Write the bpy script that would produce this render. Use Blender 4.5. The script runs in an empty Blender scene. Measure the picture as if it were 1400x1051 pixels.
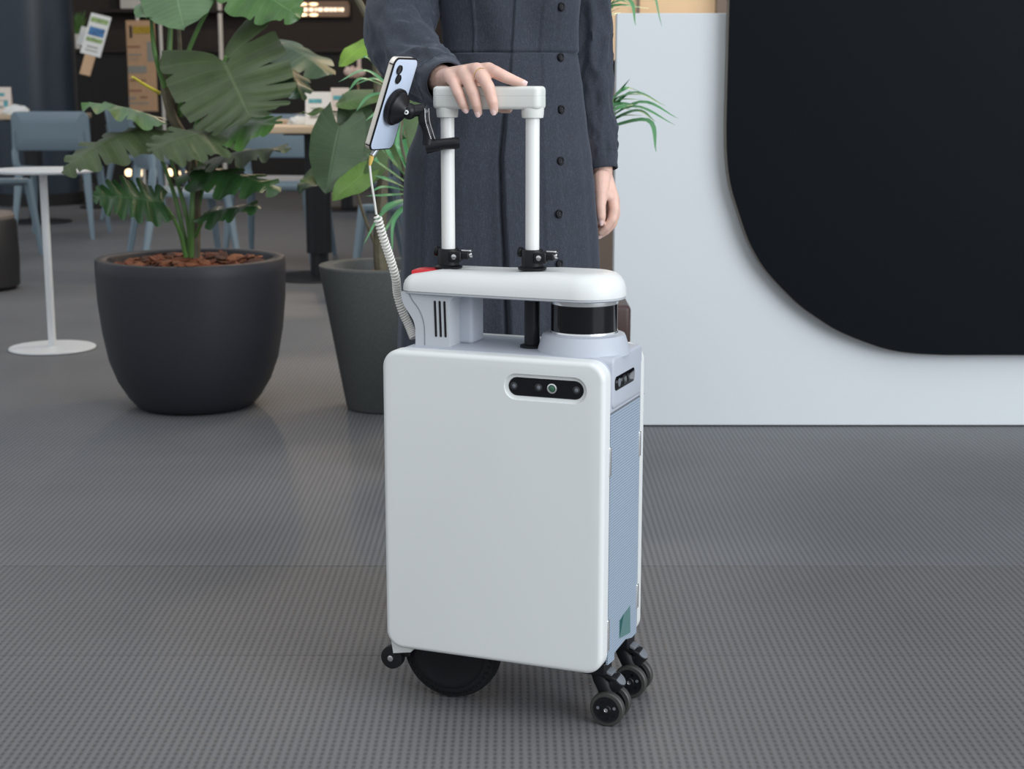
import bpy, bmesh, math, random
import numpy as np
from mathutils import Vector, Matrix, Quaternion, noise

random.seed(7)
PI = math.pi
scn = bpy.context.scene
COL = scn.collection

# ------------------------------------------------------------------ camera, world, light
FPX, PITCH, CAMH = 2137.0, 0.18754, 0.97          # focal length in pixels of a 1400x1051 frame
cam = bpy.data.cameras.new('camera'); camo = bpy.data.objects.new('camera', cam); COL.objects.link(camo)
cam.sensor_fit = 'HORIZONTAL'; cam.sensor_width = 36.0; cam.lens = 36.0 * FPX / 1400.0
camo.location = (0, 0, CAMH); camo.rotation_euler = (PI / 2 - PITCH, 0, 0)
cam.clip_start = 0.05; cam.clip_end = 200
cam.dof.use_dof = True; cam.dof.focus_distance = 2.42; cam.dof.aperture_fstop = 9.0
scn.camera = camo
scn.view_settings.view_transform = 'Standard'; scn.view_settings.look = 'None'
scn.view_settings.gamma = 1.0; scn.view_settings.exposure = 0.0
scn.view_settings.use_curve_mapping = False
w = bpy.data.worlds.new('world'); scn.world = w; w.use_nodes = True
w.node_tree.nodes['Background'].inputs[0].default_value = (0.91, 0.955, 1.0, 1)
w.node_tree.nodes['Background'].inputs[1].default_value = 0.74

def area(name, loc, target, sx, sy, power, col):
    L = bpy.data.lights.new(name, 'AREA'); L.shape = 'RECTANGLE'; L.size = sx; L.size_y = sy; L.energy = power; L.color = col
    o = bpy.data.objects.new(name, L); COL.objects.link(o); o.location = loc
    o.rotation_euler = (Vector(target) - Vector(loc)).to_track_quat('-Z', 'Y').to_euler()
    return o
# daylight of the glazed atrium: tall windows on the right and the skylight above the hall
area('window_daylight', (5.4, -2.2, 2.7), (0.0, 2.8, 0.6), 5.5, 4.0, 440, (0.90, 0.95, 1.0))
area('skylight_daylight', (0.6, 0.8, 5.2), (0.0, 2.8, 0.2), 4.5, 3.0, 60, (0.94, 0.97, 1.0))

# ------------------------------------------------------------------ pixel helpers (a pixel gives a direction; the depth is given)
CAMO = Vector((0, 0, CAMH))
def ray(x, y):
    fw = Vector((0, math.cos(PITCH), -math.sin(PITCH))); up = Vector((0, math.sin(PITCH), math.cos(PITCH)))
    d = fw + Vector((1, 0, 0)) * ((x - 700) / FPX) - up * ((y - 525.5) / FPX)
    return d / d.y
def at(x, y, Y): return CAMO + ray(x, y) * Y
def ground(x, y, z=0.0):
    d = ray(x, y); return CAMO + d * ((z - CAMH) / d.z)
# suitcase frame: origin on the floor under the middle of the front shell, u = width, v = depth (away), z = up
SA = 0.369
S0 = Vector((-0.0327, 2.2918, 0)); SU = Vector((math.cos(SA), -math.sin(SA), 0)); SV = Vector((math.sin(SA), math.cos(SA), 0))
def sw(u, v, z): return S0 + SU * u + SV * v + Vector((0, 0, z))
def hp(x, y, v):
    d = ray(x, y); t = (v - (CAMO - S0).dot(SV)) / d.dot(SV); return CAMO + d * t

# ------------------------------------------------------------------ materials
MATS = {}
def mat(name, col, rough=0.5, metal=0.0, var=0.0, scale=20.0, bump=0.0, bscale=None, emit=0.0, spec=0.5, coat=0.0, stretch=None, sheen=0.0, sub=0.0):
    m = bpy.data.materials.new(name); m.use_nodes = True; nt = m.node_tree; b = nt.nodes['Principled BSDF']
    c = (col[0], col[1], col[2], 1)
    b.inputs['Base Color'].default_value = c; b.inputs['Roughness'].default_value = rough; b.inputs['Metallic'].default_value = metal
    b.inputs['Specular IOR Level'].default_value = spec; b.inputs['Coat Weight'].default_value = coat
    b.inputs['Sheen Weight'].default_value = sheen
    if sub: b.inputs['Subsurface Weight'].default_value = sub; b.inputs['Subsurface Radius'].default_value = (0.012, 0.004, 0.002); b.inputs['Subsurface Scale'].default_value = 1.0
    if emit: b.inputs['Emission Color'].default_value = c; b.inputs['Emission Strength'].default_value = emit
    if var or bump:
        tc = nt.nodes.new('ShaderNodeTexCoord'); src = tc.outputs['Object']
        if stretch:
            mp = nt.nodes.new('ShaderNodeMapping'); mp.inputs['Scale'].default_value = stretch; nt.links.new(src, mp.inputs[0]); src = mp.outputs[0]
    if var:
        n = nt.nodes.new('ShaderNodeTexNoise'); n.inputs['Scale'].default_value = scale; n.inputs['Detail'].default_value = 5
        nt.links.new(src, n.inputs['Vector'])
        r = nt.nodes.new('ShaderNodeValToRGB')
        r.color_ramp.elements[0].position = 0.3; r.color_ramp.elements[1].position = 0.7
        r.color_ramp.elements[0].color = tuple(max(0, k * (1 - var)) for k in col) + (1,)
        r.color_ramp.elements[1].color = tuple(min(1, k * (1 + var)) for k in col) + (1,)
        nt.links.new(n.outputs['Fac'], r.inputs[0]); nt.links.new(r.outputs[0], b.inputs['Base Color'])
    if bump:
        n2 = nt.nodes.new('ShaderNodeTexNoise'); n2.inputs['Scale'].default_value = bscale or scale; n2.inputs['Detail'].default_value = 4
        nt.links.new(src, n2.inputs['Vector'])
        bp = nt.nodes.new('ShaderNodeBump'); bp.inputs['Strength'].default_value = bump; bp.inputs['Distance'].default_value = 0.002
        nt.links.new(n2.outputs['Fac'], bp.inputs['Height']); nt.links.new(bp.outputs[0], b.inputs['Normal'])
    MATS[name] = m
    return m
M = MATS
mat('shell', (0.74, 0.76, 0.755), 0.38, bump=0.02, bscale=500)
mat('cap_white', (0.74, 0.75, 0.745), 0.42)
mat('body_grey', (0.45, 0.48, 0.54), 0.5, bump=0.15, bscale=900)
mat('arm_grey', (0.49, 0.51, 0.54), 0.45)
mat('tube_white', (0.83, 0.83, 0.80), 0.28)
mat('handle_white', (0.74, 0.75, 0.71), 0.4)
mat('black_plastic', (0.008, 0.008, 0.010), 0.4, spec=0.3)
mat('black_gloss', (0.004, 0.004, 0.006), 0.06)
mat('tube_black', (0.010, 0.012, 0.014), 0.35, spec=.3)
mat('rubber', (0.012, 0.012, 0.014), 0.6, spec=0.25)
mat('tyre_grey', (0.045, 0.044, 0.041), 0.5)
mat('swivel_grey', (0.15, 0.16, 0.18), 0.5)
mat('chrome', (0.75, 0.75, 0.75), 0.2, 1.0)
mat('silver', (0.80, 0.81, 0.82), 0.22, 0.8)
mat('lens_dark', (0.03, 0.033, 0.036), 0.1)
mat('lens_green', (0.05, 0.15, 0.09), 0.1)
mat('red_pad', (0.62, 0.03, 0.04), 0.4)
mat('teal_hole', (0.10, 0.20, 0.20), 0.5)
mat('phone_back', (0.62, 0.72, 0.88), 0.2)
mat('phone_frame', (0.86, 0.80, 0.72), 0.3, 0.15)
mat('cable_white', (0.80, 0.79, 0.74), 0.4)
mat('cable_grey', (0.40, 0.42, 0.45), 0.35, 0.4)
mat('cable_yellow', (0.75, 0.50, 0.13), 0.5)
mat('skin', (0.76, 0.50, 0.41), 0.5, var=0.06, scale=60, bump=0.08, bscale=500, sub=0.25)
mat('nail', (0.90, 0.64, 0.60), 0.12)
mat('gold', (0.85, 0.60, 0.28), 0.2, 1.0)
mat('hair', (0.015, 0.011, 0.009), 0.4)
mat('wood_top', (0.58, 0.44, 0.30), 0.45, var=0.12, scale=6, stretch=(1, 12, 1))
mat('chair_blue', (0.20, 0.27, 0.32), 0.45)
mat('table_black', (0.008, 0.009, 0.012), 0.45)
mat('steel_white', (0.72, 0.74, 0.76), 0.4)
mat('pot_charcoal', (0.026, 0.028, 0.036), 0.48, spec=.35, var=0.05, scale=200)
mat('pot_grey', (0.085, 0.092, 0.09), 0.75, var=0.12, scale=160, bump=0.1)
mat('soil', (0.03, 0.013, 0.007), 0.9, var=0.4, scale=60)
for i, c in enumerate([(0.20, 0.062, 0.026), (0.12, 0.035, 0.016), (0.27, 0.10, 0.045), (0.07, 0.023, 0.012)]):
    mat('bark%d' % i, c, 0.8, var=0.3, scale=60)
mat('stem_green', (0.085, 0.19, 0.045), 0.45, var=0.2, scale=15)
mat('stem_dark', (0.10, 0.085, 0.05), 0.6, var=0.4, scale=25)
mat('stem_yellow', (0.62, 0.52, 0.06), 0.5)
mat('trunk_brown', (0.11, 0.095, 0.06), 0.7, var=0.3, scale=30)
mat('board_white', (0.68, 0.715, 0.735), 0.55, bump=0.03, bscale=200)
mat('panel_black', (0.0050, 0.0068, 0.0095), 0.5, spec=0.06)
mat('panel_edge', (0.16, 0.14, 0.12), 0.5)
mat('leather_brown', (0.055, 0.028, 0.024), 0.45, bump=0.1, bscale=150)
mat('stool_dark', (0.018, 0.016, 0.016), 0.5)
mat('column', (0.026, 0.040, 0.058), 0.38)
mat('cafe_wall', (0.045, 0.034, 0.03), 0.7, var=0.1, scale=4)
mat('counter_black', (0.011, 0.010, 0.010), 0.6)
mat('shelf_dark', (0.02, 0.014, 0.012), 0.6)
mat('ceiling_dark', (0.05, 0.05, 0.05), 0.8)
mat('wall_orange', (0.88, 0.66, 0.43), 0.6, var=0.04, scale=3)
mat('wall_taupe', (0.20, 0.16, 0.14), 0.6)
mat('kraft', (0.62, 0.40, 0.24), 0.7, var=0.05, scale=20)
mat('paper', (0.80, 0.80, 0.77), 0.6)
mat('paper_pink', (0.80, 0.70, 0.62), 0.6)
mat('print_blue', (0.05, 0.16, 0.36), 0.5, var=0.5, scale=40)
mat('print_green', (0.30, 0.42, 0.16), 0.5, var=0.5, scale=40)
mat('print_teal', (0.10, 0.36, 0.40), 0.5, var=0.4, scale=60)
mat('print_brown', (0.30, 0.13, 0.08), 0.6)
mat('print_yellow', (0.50, 0.34, 0.03), 0.6, var=0.3, scale=60)
mat('print_grey', (0.33, 0.33, 0.30), 0.6)
mat('lamp_warm', (1.0, 0.72, 0.42), 0.5, emit=3.0)
mat('sign_glow', (1.0, 0.80, 0.60), 0.5, emit=1.6)
mat('sign_frame', (0.30, 0.22, 0.17), 0.5)
mat('blossom', (0.86, 0.66, 0.56), 0.6)
mat('door_strip', (0.74, 0.74, 0.70), 0.5)
mat('tan_panel', (0.42, 0.28, 0.19), 0.6)

def leafmat(name, c1, c2, rough=0.35):
    m = bpy.data.materials.new(name); m.use_nodes = True; nt = m.node_tree; b = nt.nodes['Principled BSDF']
    tc = nt.nodes.new('ShaderNodeTexCoord'); n = nt.nodes.new('ShaderNodeTexNoise'); n.inputs['Scale'].default_value = 14; n.inputs['Detail'].default_value = 6
    nt.links.new(tc.outputs['Object'], n.inputs['Vector'])
    r = nt.nodes.new('ShaderNodeValToRGB'); r.color_ramp.elements[0].position = .35; r.color_ramp.elements[1].position = .65
    r.color_ramp.elements[0].color = c1 + (1,); r.color_ramp.elements[1].color = c2 + (1,)
    nt.links.new(n.outputs['Fac'], r.inputs[0])
    # side veins run in the uv: u along the midrib, v to the margin
    uv = nt.nodes.new('ShaderNodeUVMap'); sp = nt.nodes.new('ShaderNodeSeparateXYZ'); nt.links.new(uv.outputs[0], sp.inputs[0])
    mu = nt.nodes.new('ShaderNodeMath'); mu.operation = 'MULTIPLY'; mu.inputs[1].default_value = 13 * 2 * PI; nt.links.new(sp.outputs[0], mu.inputs[0])
    cs = nt.nodes.new('ShaderNodeMath'); cs.operation = 'COSINE'; nt.links.new(mu.outputs[0], cs.inputs[0])
    pw = nt.nodes.new('ShaderNodeMapRange'); pw.inputs[1].default_value = 0.86; pw.inputs[2].default_value = 1.0; nt.links.new(cs.outputs[0], pw.inputs[0])
    mr = nt.nodes.new('ShaderNodeMapRange'); mr.inputs[1].default_value = 0.0; mr.inputs[2].default_value = 0.045; mr.inputs[3].default_value = 1.0; mr.inputs[4].default_value = 0.0
    nt.links.new(sp.outputs[1], mr.inputs[0])
    mx = nt.nodes.new('ShaderNodeMath'); mx.operation = 'MAXIMUM'; nt.links.new(mr.outputs[0], mx.inputs[0])
    hv = nt.nodes.new('ShaderNodeMath'); hv.operation = 'MULTIPLY'; hv.inputs[1].default_value = 0.4; nt.links.new(pw.outputs[0], hv.inputs[0]); nt.links.new(hv.outputs[0], mx.inputs[1])
    mix = nt.nodes.new('ShaderNodeMixRGB'); mix.inputs[2].default_value = tuple(min(1, k * 1.7 + 0.02) for k in c2) + (1,)
    sc = nt.nodes.new('ShaderNodeMath'); sc.operation = 'MULTIPLY'; sc.inputs[1].default_value = 0.55; nt.links.new(mx.outputs[0], sc.inputs[0]); nt.links.new(sc.outputs[0], mix.inputs[0])
    nt.links.new(r.outputs[0], mix.inputs[1]); nt.links.new(mix.outputs[0], b.inputs['Base Color'])
    bp = nt.nodes.new('ShaderNodeBump'); bp.inputs['Strength'].default_value = 0.35; bp.inputs['Distance'].default_value = 0.004; bp.invert = True
    nt.links.new(mx.outputs[0], bp.inputs['Height']); nt.links.new(bp.outputs[0], b.inputs['Normal'])
    b.inputs['Roughness'].default_value = rough
    b.inputs['Transmission Weight'].default_value = 0.0; b.inputs['Subsurface Weight'].default_value = 0.08; b.inputs['Subsurface Radius'].default_value = (.01, .02, .004)
    MATS[name] = m
leafmat('leaf_olive', (0.052, 0.078, 0.030), (0.072, 0.105, 0.042), .5)
leafmat('leaf_green', (0.045, 0.12, 0.028), (0.07, 0.165, 0.035))
leafmat('leaf_dark', (0.018, 0.055, 0.016), (0.03, 0.08, 0.024))
leafmat('leaf_pale', (0.085, 0.155, 0.07), (0.115, 0.20, 0.09))
leafmat('leaf_ficus', (0.040, 0.072, 0.030), (0.055, 0.10, 0.04), 0.45)
leafmat('leaf_ficus_mid', (0.05, 0.10, 0.022), (0.07, 0.14, 0.03), 0.5)
leafmat('leaf_ficus_light', (0.075, 0.15, 0.02), (0.10, 0.20, 0.03), 0.5)
leafmat('leaf_lime', (0.15, 0.27, 0.03), (0.20, 0.36, 0.04), 0.5)
leafmat('leaf_strap', (0.035, 0.13, 0.05), (0.07, 0.22, 0.085), 0.35)
leafmat('leaf_strap_light', (0.16, 0.36, 0.07), (0.24, 0.48, 0.10), 0.4)

def fabric(name, col):
    m = bpy.data.materials.new(name); m.use_nodes = True; nt = m.node_tree; b = nt.nodes['Principled BSDF']
    tc = nt.nodes.new('ShaderNodeTexCoord')
    n = nt.nodes.new('ShaderNodeTexNoise'); n.inputs['Scale'].default_value = 420; n.inputs['Detail'].default_value = 3; nt.links.new(tc.outputs['Object'], n.inputs['Vector'])
    mp = nt.nodes.new('ShaderNodeMapping'); mp.inputs['Scale'].default_value = (900, 900, 60); nt.links.new(tc.outputs['Object'], mp.inputs[0])
    n2 = nt.nodes.new('ShaderNodeTexNoise'); n2.inputs['Scale'].default_value = 1.0; nt.links.new(mp.outputs[0], n2.inputs['Vector'])
    ad = nt.nodes.new('ShaderNodeMath'); ad.operation = 'ADD'; nt.links.new(n.outputs['Fac'], ad.inputs[0]); nt.links.new(n2.outputs['Fac'], ad.inputs[1])
    r = nt.nodes.new('ShaderNodeValToRGB'); r.color_ramp.elements[0].position = .7; r.color_ramp.elements[1].position = 1.3 / 1.0 if False else 1.0
    hf = nt.nodes.new('ShaderNodeMath'); hf.operation = 'MULTIPLY'; hf.inputs[1].default_value = 0.75; nt.links.new(ad.outputs[0], hf.inputs[0])
    r.color_ramp.elements[0].color = tuple(k * 0.82 for k in col) + (1,); r.color_ramp.elements[1].color = tuple(k * 1.5 for k in col) + (1,)
    nt.links.new(hf.outputs[0], r.inputs[0]); nt.links.new(r.outputs[0], b.inputs['Base Color'])
    n3 = nt.nodes.new('ShaderNodeTexNoise'); n3.inputs['Scale'].default_value = 14; n3.inputs['Detail'].default_value = 4; nt.links.new(tc.outputs['Object'], n3.inputs['Vector'])
    b1 = nt.nodes.new('ShaderNodeBump'); b1.inputs['Strength'].default_value = 0.35; b1.inputs['Distance'].default_value = 0.01; nt.links.new(n3.outputs['Fac'], b1.inputs['Height'])
    bp = nt.nodes.new('ShaderNodeBump'); bp.inputs['Strength'].default_value = 0.25; bp.inputs['Distance'].default_value = 0.001
    nt.links.new(ad.outputs[0], bp.inputs['Height']); nt.links.new(b1.outputs[0], bp.inputs['Normal']); nt.links.new(bp.outputs[0], b.inputs['Normal'])
    b.inputs['Roughness'].default_value = 0.85; b.inputs['Sheen Weight'].default_value = 0.25; b.inputs['Sheen Roughness'].default_value = 0.4
    b.inputs['Sheen Tint'].default_value = (0.6, 0.68, 0.8, 1)
    MATS[name] = m
fabric('dress', (0.031, 0.037, 0.053))

def weave_side():
    m = bpy.data.materials.new('side_weave'); m.use_nodes = True; nt = m.node_tree; b = nt.nodes['Principled BSDF']
    tc = nt.nodes.new('ShaderNodeTexCoord'); sp = nt.nodes.new('ShaderNodeSeparateXYZ'); nt.links.new(tc.outputs['Object'], sp.inputs[0])
    mu = nt.nodes.new('ShaderNodeMath'); mu.operation = 'MULTIPLY'; mu.inputs[1].default_value = 2 * PI / 0.0042; nt.links.new(sp.outputs[2], mu.inputs[0])
    sn = nt.nodes.new('ShaderNodeMath'); sn.operation = 'SINE'; nt.links.new(mu.outputs[0], sn.inputs[0])
    bp = nt.nodes.new('ShaderNodeBump'); bp.inputs['Strength'].default_value = 0.5; bp.inputs['Distance'].default_value = 0.0006
    nt.links.new(sn.outputs[0], bp.inputs['Height']); nt.links.new(bp.outputs[0], b.inputs['Normal'])
    r = nt.nodes.new('ShaderNodeMapRange'); r.inputs[1].default_value = -1; r.inputs[2].default_value = 1; nt.links.new(sn.outputs[0], r.inputs[0])
    mx = nt.nodes.new('ShaderNodeMixRGB'); mx.inputs[1].default_value = (0.27, 0.335, 0.42, 1); mx.inputs[2].default_value = (0.33, 0.40, 0.49, 1)
    nt.links.new(r.outputs[0], mx.inputs[0]); nt.links.new(mx.outputs[0], b.inputs['Base Color']); b.inputs['Roughness'].default_value = 0.55
    MATS['side_weave'] = m
weave_side()

def floor_material(name, tint):
    m = bpy.data.materials.new(name); m.use_nodes = True; nt = m.node_tree; b = nt.nodes['Principled BSDF']; N = nt.nodes.new; Lk = nt.links.new
    tc = N('ShaderNodeTexCoord'); sp = N('ShaderNodeSeparateXYZ'); Lk(tc.outputs['Object'], sp.inputs[0])
    def mth(op, a, bb=None):
        n = N('ShaderNodeMath'); n.operation = op
        for i, k in enumerate((a, bb)):
            if k is None: continue
            if isinstance(k, (int, float)): n.inputs[i].default_value = k
            else: Lk(k, n.inputs[i])
        return n.outputs[0]
    cx = mth('COSINE', mth('MULTIPLY', sp.outputs[0], 2 * PI / 0.0128))
    cx = mth('ADD', mth('MULTIPLY', cx, 0.5), 0.5); cx2 = mth('POWER', cx, 1.5)
    cy = mth('COSINE', mth('MULTIPLY', sp.outputs[1], 2 * PI / 0.0150))
    cy = mth('ADD', mth('MULTIPLY', cy, 0.5), 0.5); cy = mth('POWER', cy, 0.7)
    dk = mth('MULTIPLY', cx2, mth('ADD', mth('MULTIPLY', cy, 0.65), 0.35))
    nz = N('ShaderNodeTexNoise'); nz.inputs['Scale'].default_value = 2.2; nz.inputs['Detail'].default_value = 4; Lk(tc.outputs['Object'], nz.inputs['Vector'])
    nf = N('ShaderNodeTexNoise'); nf.inputs['Scale'].default_value = 260; nf.inputs['Detail'].default_value = 2; Lk(tc.outputs['Object'], nf.inputs['Vector'])
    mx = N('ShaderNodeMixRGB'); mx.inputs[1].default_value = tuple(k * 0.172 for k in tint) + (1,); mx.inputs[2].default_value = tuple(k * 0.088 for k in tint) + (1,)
    Lk(dk, mx.inputs[0])
    v = mth('ADD', mth('MULTIPLY', nz.outputs['Fac'], 0.35), mth('MULTIPLY', nf.outputs['Fac'], 0.35)); v = mth('ADD', v, 0.65)
    cc = N('ShaderNodeVectorMath'); cc.operation = 'SCALE'; Lk(mx.outputs[0], cc.inputs[0]); Lk(v, cc.inputs['Scale'])
    Lk(cc.outputs[0], b.inputs['Base Color'])
    bp = N('ShaderNodeBump'); bp.inputs['Strength'].default_value = 0.5; bp.inputs['Distance'].default_value = 0.0012; bp.invert = True
    Lk(dk, bp.inputs['Height']); Lk(bp.outputs[0], b.inputs['Normal'])
    b.inputs['Roughness'].default_value = 0.50; b.inputs['Specular IOR Level'].default_value = 0.35
    MATS[name] = m
floor_material('floor_near', (0.93, 0.925, 0.95)); floor_material('floor_far_sheen', (1.02, 1.045, 1.11))  # same flooring; the far part's bluish reflected sheen is put into its tint

# ------------------------------------------------------------------ mesh builder
class MB:
    def __init__(s): s.v = []; s.f = []; s.uv = {}
    def add(s, vs, fs):
        o = len(s.v); s.v += [Vector(k) for k in vs]; s.f += [tuple(i + o for i in q) for q in fs]; return s
    def rings(s, rings, closed=True, cap0=True, cap1=True):
        n = len(rings[0]); vs = [p for r in rings for p in r]; fs = []
        m = n if closed else n - 1
        for i in range(len(rings) - 1):
            for j in range(m):
                a = i * n + j; b = i * n + (j + 1) % n; fs.append((a, b, b + n, a + n))
        if cap0: fs.append(tuple(reversed(range(n))))
        if cap1: fs.append(tuple(range((len(rings) - 1) * n, len(rings) * n)))
        return s.add(vs, fs)
    def cyl(s, p0, p1, r0, r1=None, n=20, bev=0.0):
        r1 = r0 if r1 is None else r1
        p0 = Vector(p0); p1 = Vector(p1); d = p1 - p0; L = d.length; q = d.to_track_quat('Z', 'Y')
        prof = [(r0, 0), (r1, L)] if not bev else [(r0 - bev, 0), (r0 - .3 * bev, .3 * bev), (r0, bev), (r1, L - bev), (r1 - .3 * bev, L - .3 * bev), (r1 - bev, L)]
        return s.rings([[p0 + q @ Vector((r * math.cos(2 * PI * k / n), r * math.sin(2 * PI * k / n), h)) for k in range(n)] for r, h in prof])
    def lathe(s, prof, c=(0, 0, 0), n=48, q=None, cap0=True, cap1=True):
        c = Vector(c); q = q or Quaternion()
        return s.rings([[c + q @ Vector((r * math.cos(2 * PI * k / n), r * math.sin(2 * PI * k / n), h)) for k in range(n)] for r, h in prof], cap0=cap0, cap1=cap1)
    def tube(s, pts, rad, n=10, flat=1.0, cap=True):
        pts = [Vector(p) for p in pts]; m = len(pts)
        rad = [rad] * m if isinstance(rad, (int, float)) else rad
        rs = []; ref = None
        for i, p in enumerate(pts):
            t = (pts[min(i + 1, m - 1)] - pts[max(i - 1, 0)]).normalized()
            if ref is None: ref = t.orthogonal().normalized()
            ref = (ref - t * ref.dot(t)); ref = ref.normalized() if ref.length > 1e-6 else t.orthogonal().normalized()
            bn = t.cross(ref)
            rs.append([p + ref * (rad[i] * math.cos(2 * PI * k / n)) + bn * (rad[i] * flat * math.sin(2 * PI * k / n)) for k in range(n)])
        return s.rings(rs, cap0=cap, cap1=cap)
    def slab(s, w, h, r, prof, fn, n=8):
        # rounded rectangle outline, profile = [(inset, height)], fn(a, b, height) -> point
        rs = []
        for ins, z in prof:
            W, Hh, R = w / 2 - ins, h / 2 - ins, max(r - ins, 0.0004); ring = []
            for ci, (sx, sy) in enumerate(((1, 1), (-1, 1), (-1, -1), (1, -1))):
                for k in range(n + 1):
                    t = ci * PI / 2 + k * PI / 2 / n
                    ring.append(Vector(fn(sx * (W - R) + R * math.cos(t), sy * (Hh - R) + R * math.sin(t), z)))
            rs.append(ring)
        return s.rings(rs)
    def sphere(s, c, r, n=12, sc=(1, 1, 1), q=None):
        c = Vector(c); q = q or Quaternion(); prof = []
        m = max(4, n // 2)
        rs = []
        for i in range(m + 1):
            t = -PI / 2 + PI * i / m; rr = max(math.cos(t), 0.01) * r; z = math.sin(t) * r
            rs.append([c + q @ Vector((rr * math.cos(2 * PI * k / n) * sc[0], rr * math.sin(2 * PI * k / n) * sc[1], z * sc[2])) for k in range(n)])
        return s.rings(rs)
    def box(s, c, size, q=None):
        c = Vector(c); q = q or Quaternion(); x, y, z = (k / 2 for k in size)
        vs = [c + q @ Vector(p) for p in ((-x, -y, -z), (x, -y, -z), (x, y, -z), (-x, y, -z), (-x, -y, z), (x, -y, z), (x, y, z), (-x, y, z))]
        return s.add(vs, [(0, 3, 2, 1), (4, 5, 6, 7), (0, 1, 5, 4), (1, 2, 6, 5), (2, 3, 7, 6), (3, 0, 4, 7)])
    def rbox(s, c, size, r, q=None, n=4):
        c = Vector(c); q = q or Quaternion(); x, y, z = size
        k = [(r * (1 - math.cos(a)), -z / 2 + r * (1 - math.sin(a))) for a in (PI / 2 * i / 4 for i in range(4, -1, -1))]
        k = [(r * (1 - math.sin(PI / 2 * i / 4)), -z / 2 + r * (1 - math.cos(PI / 2 * i / 4))) for i in range(5)]
        prof = k + [(i_, -z_) for i_, z_ in reversed(k)]
        return s.slab(x, y, max(r, 0.0005) * 1.001 + 0.0004, prof, lambda a, b, h: c + q @ Vector((a, b, h)), n)
    def build(s, name, m, parent=None, angle=35, smooth=True, flip=False):
        me = bpy.data.meshes.new(name); me.from_pydata([tuple(k) for k in s.v], [], s.f); me.update()
        bm = bmesh.new(); bm.from_mesh(me); bmesh.ops.recalc_face_normals(bm, faces=bm.faces[:]); bm.to_mesh(me); bm.free()
        if smooth:
            me.polygons.foreach_set('use_smooth', [True] * len(me.polygons)); me.set_sharp_from_angle(angle=math.radians(angle))
        me.materials.append(M[m] if isinstance(m, str) else m)
        return link(name, me, parent)
def link(name, data, parent=None, loc=None):
    o = bpy.data.objects.new(name, data); COL.objects.link(o)
    if parent is not None:
        o.parent = parent; o.matrix_parent_inverse = parent_world(parent).inverted()
    if loc is not None: o.location = loc
    return o
def parent_world(o):
    mw = Matrix.LocRotScale(o.location, o.rotation_euler, o.scale)
    if o.parent: mw = parent_world(o.parent) @ o.matrix_parent_inverse @ mw
    return mw
def tag(o, label=None, cat=None, group=None, kind=None):
    if label: o['label'] = label
    if cat: o['category'] = cat
    if group: o['group'] = group
    if kind: o['kind'] = kind
    return o
def thing(name, loc, label, cat, group=None, rz=0.0):
    o = bpy.data.objects.new(name, None); COL.objects.link(o); o.location = loc; o.rotation_euler = (0, 0, rz); o.empty_display_size = 0.05
    return tag(o, label, cat, group)
def copy_tree(o, parent=None):
    c = o.copy(); COL.objects.link(c)
    if parent is not None: c.parent = parent
    for ch in [k for k in bpy.data.objects if k.parent == o]: copy_tree(ch, c)
    return c
def spline(pts, n):
    P = [Vector(p) for p in pts]; P = [2 * P[0] - P[1]] + P + [2 * P[-1] - P[-2]]; out = []
    for i in range(1, len(P) - 2):
        for k in range(n):
            t = k / n; a, b, c, d = P[i - 1:i + 3]
            out.append(0.5 * ((2 * b) + (c - a) * t + (2 * a - 5 * b + 4 * c - d) * t * t + (3 * b - a - 3 * c + d) * t ** 3))
    out.append(P[-2]); return out
def lerp_tab(tab, x):
    if x <= tab[0][0]: return tab[0][1:]
    for a, b in zip(tab, tab[1:]):
        if x <= b[0]:
            t = (x - a[0]) / (b[0] - a[0]); t = t * t * (3 - 2 * t) * 0.5 + t * 0.5
            return tuple(p + (q - p) * t for p, q in zip(a[1:], b[1:]))
    return tab[-1][1:]

# ================================================================== THE SETTING
fl = MB().box((0, 8, -0.04), (44, 40, 0.06)).build('floor', 'floor_far_sheen', smooth=False); tag(fl, kind='structure')
for y0, y1, m, rz in ((-3.0, 2.585, 'floor_near', 0), (2.5868, 3.1, 'floor_near', 0.0), (3.1022, 24.0, 'floor_far_sheen', 0.0)):
    mb = MB().box((0, (y0 + y1) / 2, -0.005), (40, y1 - y0, 0.01))
    mb.build('floor_sheet', m, fl, smooth=False)
wb = MB().box((-3, 17.2, 2.0), (24, 0.2, 4.2)).build('wall_back', 'cafe_wall', smooth=False); tag(wb, kind='structure')
cl = MB().box((-3, 15.0, 4.2), (24, 4.6, 0.25)).build('ceiling', 'ceiling_dark', smooth=False); tag(cl, kind='structure')
wl = MB().box((-11, 15.0, 2.0), (0.2, 4.6, 4.2)).build('wall_left', 'cafe_wall', smooth=False); tag(wl, kind='structure')
# light-orange panel wall behind the white board
wr = MB().box((2.4, 7.6, 2.2), (4.8, 0.12, 2.2)).build('wall_right', 'wall_orange', smooth=False); tag(wr, kind='structure')
wr2 = MB().box((2.4, 7.6, 0.51), (4.8, 0.14, 1.02)).build('wall_right_dado', 'wall_taupe', smooth=False); tag(wr2, kind='structure')
p = at(872, 40, 7.54); tr = MB().box((p.x, 7.53, 2.2), (0.012, 0.02, 2.2)).build('trim_1', 'wall_taupe', smooth=False); tag(tr, kind='structure')
p = at(990, 40, 7.5); tr = MB().box((p.x + .02, 7.5, 1.6), (0.12, 0.08, 3.2)).build('trim_2', 'wall_taupe', smooth=False); tag(tr, kind='structure')
area('wall_washer_lamp', (1.2, 6.9, 3.6), (1.2, 7.6, 1.4), 1.6, 0.2, 75, (1.0, 0.82, 0.6))

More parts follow.
